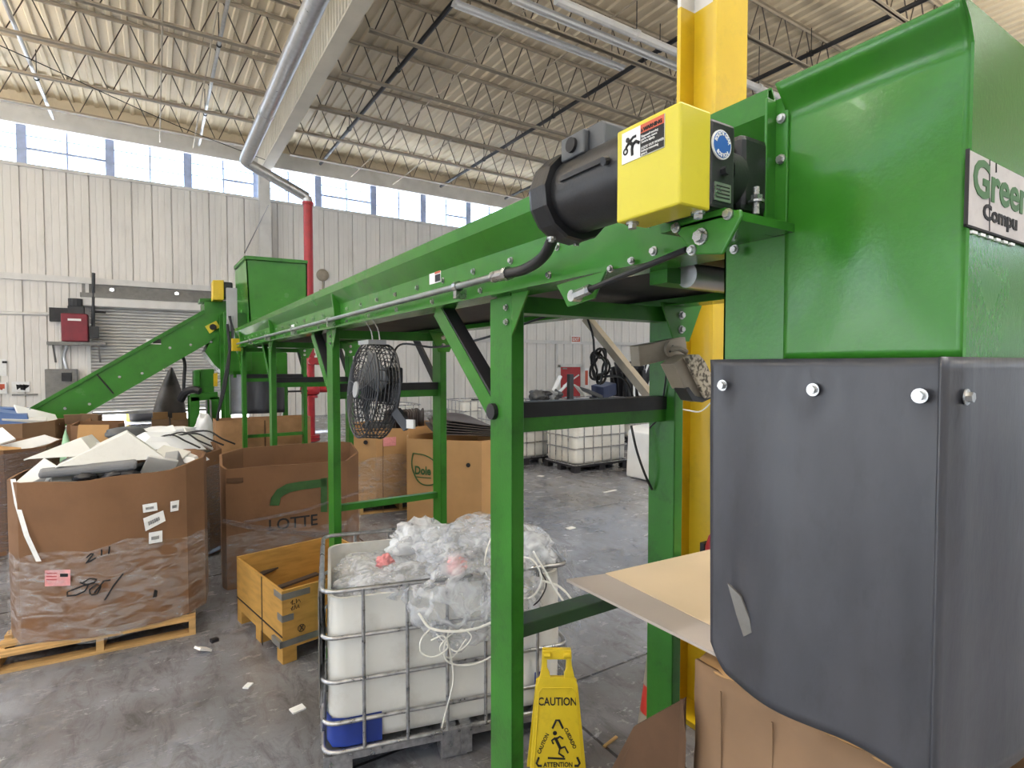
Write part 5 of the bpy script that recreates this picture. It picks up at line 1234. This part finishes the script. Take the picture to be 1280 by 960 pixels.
# pink-labelled carton on a pallet
pallet(2.45, 3.6, 7.6, 8.7, 'wooden pallet under the carton with the pink label behind the fan', math.radians(-8))
P = [(2.36, 7.95), (2.6, 7.64), (3.05, 7.52), (3.6, 7.7), (3.72, 8.3), (3.2, 8.8), (2.6, 8.7)]
t = thing('bulk_carton', 'tan carton with a pink label in torn wrap, behind the fan', 'carton', (3, 8.1, .13))
box_shell(P, .135, 1.2, TAN_L, t, wob=.012, sub=3, seed=16, floor_z=1.0); wrap_shell(P, .14, .8, t, WRAP, seed=6, wob=.15)
def pface(u, v, off=.01):
    p = at(u, v, Y=7.58)
    for _ in range(5): p = at(u, v, Y=7.64 - (p.x - 2.6) * .12 / .45 - off)
    return p
MB().prism([pface(u, v) for u, v in ((479, 547), (495, 546), (495, 557), (479, 558))], (0, -.002, 0)).build('pink_label', PINK, t)
MB().tube([pface(479, 549, .008), pface(479, 650, .008)], .004, 5).build('seam', BROWN_D, t)
MB().cyl(at(457, 553, Y=7.78), at(457, 553, Y=7.74), .03, 14).build('hand_hole', INK, t)
for k in range(7):
    a = k * .12; p = Vector((2.95 + .09 * k, 7.95 + .03 * k, 1.2))
    o = MB().grid(lambda u, v, p=p, k=k: (p.x + .05 * math.sin(u * 3 + k), p.y + .5 * (u - .3), p.z - .08 + .3 * v * (1 - .3 * abs(u - .4)) + .03 * math.sin(9 * u)), 10, 6).build('moulded_tray', TRAY, None, smooth=50, solid=.012)
    tag(o, 'dark moulded tray standing in the pink-labelled carton, %s from the left' % ORD[k], 'tray', 'trays in the pink-labelled carton')
for k in range(3): tag(crumple((2.62 + .12 * k, 7.95, 1.2), (.09, .1, .06), 50 + k, PDARK, 'scrap_piece', amp=.5, sub=3), 'dark scrap lump left of the trays in the pink-labelled carton, %s from the left' % ORD[k], 'scrap', 'lumps in the pink-labelled carton')
# fruit carton
P = [(2.78, 6.95), (3.13, 6.5), (3.48, 6.18), (4.12, 6.3), (4.36, 6.75), (4.0, 7.2), (3.4, 7.4), (2.92, 7.28)]
t = thing('bulk_carton', 'tan eight-sided fruit carton with the Dole leaf mark behind the white tote', 'carton', (3.5, 6.8, 0))
box_shell(P, 0, 1.13, TAN_L, t, wob=.01, sub=3, seed=18, floor_z=.95)
da = (Vector((3.13, 6.5, 0)) - Vector((2.78, 6.95, 0))).normalized(); dn = Vector((da.y, -da.x, 0))
def dface(s, z, off=.008): return Vector((2.78, 6.95, z)) + da * s + dn * off
lw = [(0.1, .94), (.28, .92), (.42, .84), (.47, .72), (.44, .58), (.3, .53), (.18, .57), (.1, .7), (.08, .82)]
MB().tube(smooth_path([dface(s, z) for s, z in lw + lw[:1]], 5), .008, 5).build('leaf_mark', INKG, t)
lettering('Dole', dface(.12, .67), da, (0, 0, 1), .15, INKG, t, .03, sx=.8)
MB().tube([dface(.13, .63), dface(.36, .63)], .006, 5).build('underline', INKG, t)
fb = (Vector((3.48, 6.18, 0)) - Vector((3.13, 6.5, 0))).normalized(); fbn = Vector((fb.y, -fb.x, 0))
q = Vector((3.13, 6.5, .82)) + fb * .3 + fbn * .004; MB().cyl(q, q + fbn * .006, .028, 16).build('hand_hole', INK, t)
q = Vector((3.13, 6.5, .06)) + fb * .3 + fbn * .004; MB().cyl(q, q + fbn * .006, .03, 16).build('hand_hole', INK, t)
MB().prism([(2.62, 6.9, .004), (2.95, 6.62, .004), (3.1, 6.5, .05), (2.8, 6.9, .05)], (0, 0, .01)).build('bottom_flap', TAN, t)
for k in range(6):
    zc = 1.11 + .028 * k
    o = MB().grid(lambda u, v, k=k, zc=zc: (3.05 + .06 * k + .95 * u + .08 * v, 6.55 + .04 * k + .6 * v - .15 * u, zc + .17 * (1 - u) * (.4 + .6 * v) - .02 * k * u + .03 * math.sin(u * 7 + k) * v + .05 * (abs(v - .5) * 2) ** 3 * .6), 16, 12).build('moulded_tray', TRAY, None, smooth=50, solid=.012)
    tag(o, 'dark moulded tray in the slanting stack on the fruit carton, %s from the bottom' % ORD[k], 'tray', 'trays on the fruit carton')

# ================================================================== FAR INCLINED CONVEYOR AND HOPPER
IC = thing('incline_conveyor', 'green inclined conveyor rising to the far green hopper before the shutter', 'conveyor', (-.4, 10.8, 0))
YF, YB = 10.5, 11.4
def ip(u, v, y=YF): return at(u, v, Y=y)
top0, top1 = ip(38, 512), ip(256, 389); bot1 = ip(281, 417); bot0 = ip(111, 514)
dv = (top1 - top0).normalized()
tail = top0 - dv * 1.2; tailb = bot0 - dv * 1.4
MB().prism([tail, top1, Vector((bot1.x, YF, bot1.z)), tailb], (0, .03, 0)).build('side_panel', GREEN, IC, label='front side panel')
MB().prism([p + Vector((0, YB - YF, 0)) for p in (tail, top1, bot1, tailb)], (0, .03, 0)).build('side_panel', GREEN, IC)
nb = Vector((dv.z, 0, -dv.x))
MB().prism([top0 + nb * .25 + Vector((0, .04, 0)), top1 + nb * .25 + Vector((0, .04, 0)), top1 + nb * .27 + Vector((0, .04, 0)), top0 + nb * .27 + Vector((0, .04, 0))], (0, YB - YF - .06, 0)).build('belt', BELT, IC)
MB().bar(tail + Vector((0, -.012, 0)), top1 + Vector((0, -.012, 0)), .05, .03, up=(0, 1, 0)).build('top_lip', GREEN_D, IC)
a, b = ip(121, 468) + Vector((0, -.006, 0)), ip(142, 492) + Vector((0, -.006, 0)); MB().tube([a, b], .012, 6).build('panel_joint', INK, IC)
for k in range(9):
    f = .12 + .1 * k; p = top0.lerp(top1, f) + nb * (.22 + .12 * (k % 3)); bolt(IC, p + Vector((0, -.005, 0)), (0, -1, 0), .014)
q = ip(192, 427); MB().box(q.x - .1, q.x + .1, YF - .012, YF, q.z - .04, q.z + .04, None).build('warning_sticker', PAPER, IC); MB().box(q.x - .01, q.x + .1, YF - .014, YF - .012, q.z - .03, q.z + .04).build('warning_print', INK, IC)
es = MB().prism([ip(256, 408), ip(270, 401), ip(275, 409), ip(262, 417)], (0, -.02, 0)).build('stop_plate', YEL_G, IC); q = ip(266, 409); MB().cyl(q + Vector((0, -.02, 0)), q + Vector((0, -.06, 0)), .05, 12).build('stop_button', INK, es)
MB().prism([ip(255, 376), ip(284, 376), ip(284, 470), ip(268, 456), ip(256, 440), ip(264, 425), ip(281, 417), ip(256, 389)], (0, .9, 0)).build('head_box', GREEN, IC)
MB().prism([ip(250, 373), ip(267, 373), ip(267, 377), ip(250, 377)], (0, .5, 0)).build('head_lug', GREEN_D, IC)
yg = [ip(u, v, 10.2) for u, v in ((266, 375), (266, 350), (280, 350), (280, 375))]
MB().prism(yg, (0, .3, 0)).build('belt_guard', YEL, IC, bevel=.01, label='yellow drive guard'); MB().prism([ip(u, v, 10.25) for u, v in ((279, 373), (279, 352), (291, 353), (291, 372))], (0, .3, 0)).build('gear_motor', BLACK, IC, bevel=.02)
# green drive unit on legs and hoses
MB().prism([ip(u, v, 10.6) for u, v in ((249, 492), (249, 462), (268, 461), (268, 492))], (0, .5, 0)).build('drive_box', GREEN_D, IC, bevel=.02)
MB().prism([ip(u, v, 10.55) for u, v in ((242, 463), (251, 462), (251, 483), (242, 484))], (0, .4, 0)).build('drive_box', GREEN_D, IC, bevel=.02)
MB().prism([ip(u, v, 10.55) for u, v in ((267, 483), (267, 467), (272, 466), (272, 483))], (0, .1, 0)).build('yellow_cover', YEL, IC)
for u in (243, 268):
    p = ip(u, 500, 10.6); MB().box(p.x - .07, p.x + .07, 10.55, 10.65, 0, p.z + .05).build('leg', GREEN_D, IC)
    MB().box(p.x - .07, p.x + .07, 11.2, 11.3, 0, p.z + .05).build('leg', GREEN_D, IC)
a, b = ip(238, 497, 10.6), ip(272, 494, 10.6); MB().bar(a, b, .1, .12).build('leg_beam', GREEN_D, IC)
MB().tube(smooth_path([ip(226, 500, 10.7), ip(232, 490, 10.6), ip(242, 487, 10.55), ip(250, 489, 10.5)], 6), .06, 8).build('hose', BELT, IC)
MB().tube(smooth_path([ip(227, 442, 10.7), ip(231, 455, 10.7), ip(230, 475, 10.7), ip(229, 500, 10.7)], 6), .025, 6).build('cable', STRAPB, IC)
for u in (258, 263): MB().tube([ip(u, 500, 10.5), ip(u + 1, 530, 10.5)], .015, 6).build('chain', GREYM, IC)

FH = thing('feed_hopper', 'far green feed hopper with dark flaps above the tail of the long conveyor', 'hopper', (1.5, 9.8, 0))
def hp_(u, v, y): return at(u, v, Y=y)
fl0, fl1 = hp_(307, 322, 9.3), hp_(384, 328, 9.3); bl0, bl1 = hp_(313, 420, 9.3), hp_(384, 410, 9.3)
bk0 = hp_(294, 335, 10.3); bk1 = hp_(296, 420, 10.3)
MB().prism([fl0, fl1, bl1, bl0], (0, .02, 0)).build('front_panel', GREEN, FH)
MB().prism([fl0, bl0, bk1, bk0], (.02, 0, 0)).build('left_panel', GREEN, FH)
r0_, r1_ = fl1 + Vector((0, 0, 0)), bl1; MB().prism([r0_, r1_, r1_ + Vector((0, .9, 0)), r0_ + Vector((0, .9, 0))], (-.02, 0, 0)).build('right_panel', GREEN, FH)
MB().prism([bk0, bk1, Vector((r1_.x, 10.2, r1_.z)), Vector((r0_.x, 10.2, r0_.z))], (0, .02, 0)).build('rear_panel', GREEN, FH)
MB().bar(fl0 + Vector((0, -.02, 0)), fl1 + Vector((0, -.02, 0)), .04, .05).build('top_lip', GREEN_D, FH); MB().bar(fl0, bk0, .04, .05).build('top_lip', GREEN_D, FH)
# lower chute with flaps
lx0, lx1 = hp_(291, 430, 9.62).x, hp_(358, 430, 9.62).x
MB().box(lx0, lx1, 9.62, 10.3, 1.9, 2.3).build('lower_chute', GREEN, FH)
MB().box(lx0 + .06, lx0 + .35, 9.62, 10.2, 2.3, bl0.z).build('neck', GREEN_D, FH)
MB().grid(lambda u, v: (hp_(287, 500, 9.6).x + .2 * u, 9.6 + .03 * math.sin(u * 4), 1.95 - .62 * v), 8, 8).build('rubber_flap', mat('pale_rubber', (140, 144, 152), .5), FH, smooth=60, solid=.01, label='pale grey rubber flap')
MB().grid(lambda u, v: (hp_(303, 500, 9.6).x + .62 * u, 9.6 + .03 * math.sin(u * 9), 1.95 - .62 * v), 16, 8).build('rubber_flap', RUBBER, FH, smooth=60, solid=.01, label='wide dark rubber flap')
for x, y in ((lx0 - .12, 9.6), (lx0 - .12, 10.25), (lx1 + .05, 10.25)): MB().box(x, x + .08, y, y + .08, 0, 2.9 if x < 1 else 2.3).build('leg', GREEN_D, FH)
MB().box(lx0 - .12, fl0.x + .1, 9.55, 9.62, 2.0, 2.9).build('stand_plate', GREEN_D, FH)
q = hp_(287, 385, 9.5); MB().box(q.x - .04, q.x + .1, 9.45, 9.55, q.z - .35, q.z + .3).build('switch_box', PGREY2, FH)
q = hp_(298, 431, 8.98); MB().box(q.x - .08, q.x + .03, 8.97, 9.1, q.z - .09, q.z + .09).build('limit_switch', YEL, CV, label='small yellow guard at the conveyor tail')
for k, pts in enumerate((((287, 395), (291, 415), (287, 440), (276, 500), (268, 545)), ((290, 395), (293, 425), (298, 442), (304, 436), (306, 430)), ((284, 405), (287, 440), (282, 480), (272, 520)))):
    MB().tube(smooth_path([hp_(u, v, 9.4) for u, v in pts], 6), .02 if k != 1 else .014, 6).build('cable', STRAPB if k != 1 else CONDUIT, FH)
# grey pointed hood and glare stand-in
hd_ = thing('metal_hood', 'dark grey pointed metal hood standing before the shutter', 'hood', (.23, 12.1, 0))
def hoodp(u, v):
    w = .27 * (1 - v ** 1.9) + .012; a = math.pi * (u - .5) * 1.15
    return (.2 + .05 * v + w * math.sin(a) * 1.0, 12.0 + .35 * (1 - v) - .3 * math.cos(a) * (1 - v * .7), .9 + 1.15 * v)
MB().grid(hoodp, 20, 24).build('shell', HOODM, hd_, smooth=60, solid=.012)
MB().tube([hoodp(k / 20, 0) for k in range(21)], .03, 6).build('rolled_edge', GALV, hd_)
MB().box(-.05, .5, 12.0, 12.5, 0, .95).build('stand', DARK, hd_)
tag(crumple((.63, 10.0, .9), (.15, .18, .42), 64, PWHITE, 'white_glare', amp=.2, sub=4), 'added white lump standing in for bright glare beside the green drive unit', 'glare stand-in')  # white mesh put in to imitate a patch of glare

# ================================================================== FAR TOTES, right
tote((6.8, 8.42), 0, 1.4, 1.0, 1.17, 'grimy white caged tote in front of the red door, nearest of the far row', 'far caged totes')
tote((5.92, 9.7), 0, 1.25, 1.0, 1.17, 'white caged tote behind and left of the nearest far tote', 'far caged totes')
tote((6.25, 12.0), 0, 1.2, 1.0, 1.22, 'white caged tote farthest left in the back row beside the brown brace', 'far caged totes')
tote((8.0, 11.1), 0, 1.2, 1.0, 1.22, 'white caged tote in the back row under the white rods and black upright', 'far caged totes')
tote((9.35, 11.05), 0, 1.2, 1.0, 1.22, 'white caged tote in the back row under the dark blue case', 'far caged totes')
tote((10.75, 11.0), 0, 1.25, 1.0, 1.22, 'caged tote in the back row under the black heap', 'far caged totes')
tote((4.05, 12.2), 0, 1.2, 1.0, 1.17, 'white caged tote standing right of the red riser behind the fan', 'far caged totes')
def jk(u, v, z=1.32, y=11.5): return at(u, v, Y=y)
slab(rotm((8.55, 11.4, 1.5), 0, .6, .2), .03, .05, .38, PWHITE, 'white_rod', 'white bar leaning out of the far tote, left of the black upright', 'bar')
slab(rotm((8.85, 11.5, 1.46), .1, .85, .0), .025, .04, .42, PWHITE, 'white_rod', 'second white bar leaning out of the far tote', 'bar')
slab(rotm((9.05, 11.4, 1.52), 0, 0, .2), .08, .05, .34, PBLK, 'black_upright', 'black upright slab standing out of the far tote', 'scrap')
slab(rotm((9.75, 11.4, 1.36), .2, .3, .2), .35, .2, .04, PDARK, 'dark_offcut', 'dark flat panel lying on the back row tote', 'scrap')
slab(rotm((10.25, 11.45, 1.42), .1, -.2, .1), .26, .22, .16, mat('navy_plastic', (44, 54, 84), .45), 'navy_case', 'dark blue case lying on the back row tote', 'case')
slab(rotm((9.45, 11.5, 1.42), .4, .7, .2), .2, .12, .02, PGREY, 'plastic_scrap', 'pale panel tilted between the black upright and the dark blue case')
for k in range(4): tag(crumple((8.05 + .17 * k, 11.45, 1.33), (.16, .2, .12), 70 + k, (PDARK, PBLK, PGREY2, PDARK)[k], 'scrap_piece', amp=.5, sub=3), 'dark scrap lump on the far tote left of the white bars, %s from the left' % ORD[k], 'scrap', 'lumps on the far tote')
hb = MB()
for k in range(90):
    x = 10.85 + R.random() * 1.1; y = 11.1 + R.random() * .8; h = .5 + R.random() * .45; a_ = R.uniform(-.3, .3)
    hb.bar((x, y, 1.2), (x + a_ * h, y + R.uniform(-.1, .1), 1.25 + h), R.uniform(.07, .16), .05, up=(0, 1, 0))
tag(hb.build('black_scrap_heap', PBLK, None, bevel=.01), 'tall heap of black strips on the far tote beside the flood light', 'scrap', kind='stuff')
for k in range(7):
    x = 10.95 + .15 * k; z = 1.4 + .6 * R.random()
    slab(rotm((x, 11.02, z), R.uniform(-.3, .3), R.uniform(-.5, .5), .1), .03, .012, .14 + .1 * R.random(), PWHITE, 'white_strip', 'small white strip among the black heap, %s from the left' % ORD[k], 'scrap', 'white strips in the black heap', .003)
wb = thing('white_cabinet', 'white plastic cabinet on the floor behind the near right post', 'cabinet', (7.6, 7.2, 0))
MB().prism([(7.4, 6.75, .02), (7.44, 6.75, .86), (7.56, 6.75, .96), (8.6, 6.75, 1.0), (8.6, 6.75, .02)], (0, .9, 0)).build('body', PWHITE, wb, bevel=.03)
MB().box(7.42, 7.6, 6.8, 7.0, .9, .96).build('lid_latch', HOODM, wb); MB().cyl((7.43, 6.95, .62), (7.4, 6.95, .62), .03, 12).build('knob', INK, wb)

# ================================================================== FLOOR LITTER
def litter(u, v, w, l, a, m, name, label, h=.004, tilt=0.):
    p = at(u, v, Z=h); tag(MB().box(-w, w, -l, l, -h, h, rotm((p.x, p.y, h + abs(math.sin(tilt)) * w), 0, tilt, a)).build(name, m), label, 'litter')
litter(254, 815, .05, .035, .5, PAPER, 'paper_scrap', 'folded white paper scrap on the floor right of the big carton', .008, .5)
litter(372, 886, .04, .03, .2, PAPER, 'paper_scrap', 'white paper scrap on the floor left of the white tote')
litter(310, 857, .03, .02, .9, PAPER, 'paper_scrap', 'tiny pale scrap on the floor in front of the crate')
litter(713, 660, .06, .04, .1, PAPER, 'paper_scrap', 'white paper on the floor beyond the white tote')
litter(762, 614, .16, .02, .1, PAPER, 'paper_strip', 'pale strip on the floor in front of the white cabinet')
litter(676, 595, .05, .05, .3, PAPER, 'paper_scrap', 'pale scrap on the floor left of the far totes')
litter(268, 800, .025, .02, .3, BELT, 'dark_scrap', 'small black scrap on the floor behind the folded paper', .012)
litter(763, 927, .06, .008, .2, WOOD, 'wood_splinter', 'thin wood splinter on the floor right of the caution sign')
p = at(262, 680, Z=.03); tag(crumple((p.x, p.y, .04), (.14, .3, .035), 80, mat('blue_film', (150, 170, 206), .3), 'blue_film', amp=.4, sub=3), 'pale blue film crumpled on the floor between the cartons', 'plastic film')
WORLD, FILL, ROOF_FILL, EXPO = 5.5, 140, 280, 0.1
# ================================================================== LIGHT
wd = bpy.data.worlds.new('World'); SC.world = wd; wd.use_nodes = True
nt = wd.node_tree; bg = nt.nodes['Background']
tc = nt.nodes.new('ShaderNodeTexCoord'); sp = nt.nodes.new('ShaderNodeSeparateXYZ'); rp = nt.nodes.new('ShaderNodeValToRGB')
nt.links.new(tc.outputs['Generated'], sp.inputs[0]); nt.links.new(sp.outputs['Z'], rp.inputs['Fac'])
rp.color_ramp.elements[0].color = (.76, .87, 1, 1); rp.color_ramp.elements[1].color = (.55, .73, 1, 1); rp.color_ramp.elements[1].position = .7
nt.links.new(rp.outputs[0], bg.inputs['Color']); bg.inputs['Strength'].default_value = WORLD
sd = bpy.data.lights.new('sun', 'SUN'); sd.energy = 40.0; sd.angle = .03; so = bpy.data.objects.new('sun', sd); COL.objects.link(so)
so.rotation_euler = (math.radians(-34), 0, math.radians(14))
# area lights added out of view to light the hall, without fixtures
FILL_XY = [(x, y) for x in (-9, -4.6) for y in (-5, 1, 7, 13)] + [(x, y) for x in (2, 8, 15) for y in (-6,)] + [(9, 1), (2, -3), (5, -3)]
for x, y in FILL_XY:
    if 1:
        ld = bpy.data.lights.new('hall_fill', 'AREA'); ld.shape = 'RECTANGLE'; ld.size = 2.4; ld.size_y = .3
        ld.energy = FILL * (2 if y == -3 else 1); ld.color = (1, .97, .93)  # stronger pair added to brighten the chute's front panel
        lo = bpy.data.objects.new('hall_fill', ld); COL.objects.link(lo); lo.location = (x, y, 9.6); lo['kind'] = 'helper'
for x, y in [(-9, 1), (-4.6, 1), (-9, 9), (-4.6, 9), (-9, 18), (-6, 18), (3, 1), (8, 2), (13, 4), (18, 3), (25, 4), (32, 8)]:  # upward area lights added to brighten the roof deck, no lamps there
    ld = bpy.data.lights.new('roof_fill', 'AREA'); ld.shape = 'RECTANGLE'; ld.size = 2.4; ld.size_y = .3
    ld.energy = ROOF_FILL * (.45 if x > 12 else .8 if x < 0 else 1); ld.color = (1, .95, .86)
    lo = bpy.data.objects.new('roof_fill', ld); COL.objects.link(lo); lo.location = (x, y, 8.6); lo.rotation_euler = (math.pi, 0, 0); lo['kind'] = 'helper'
SC.view_settings.exposure = EXPO
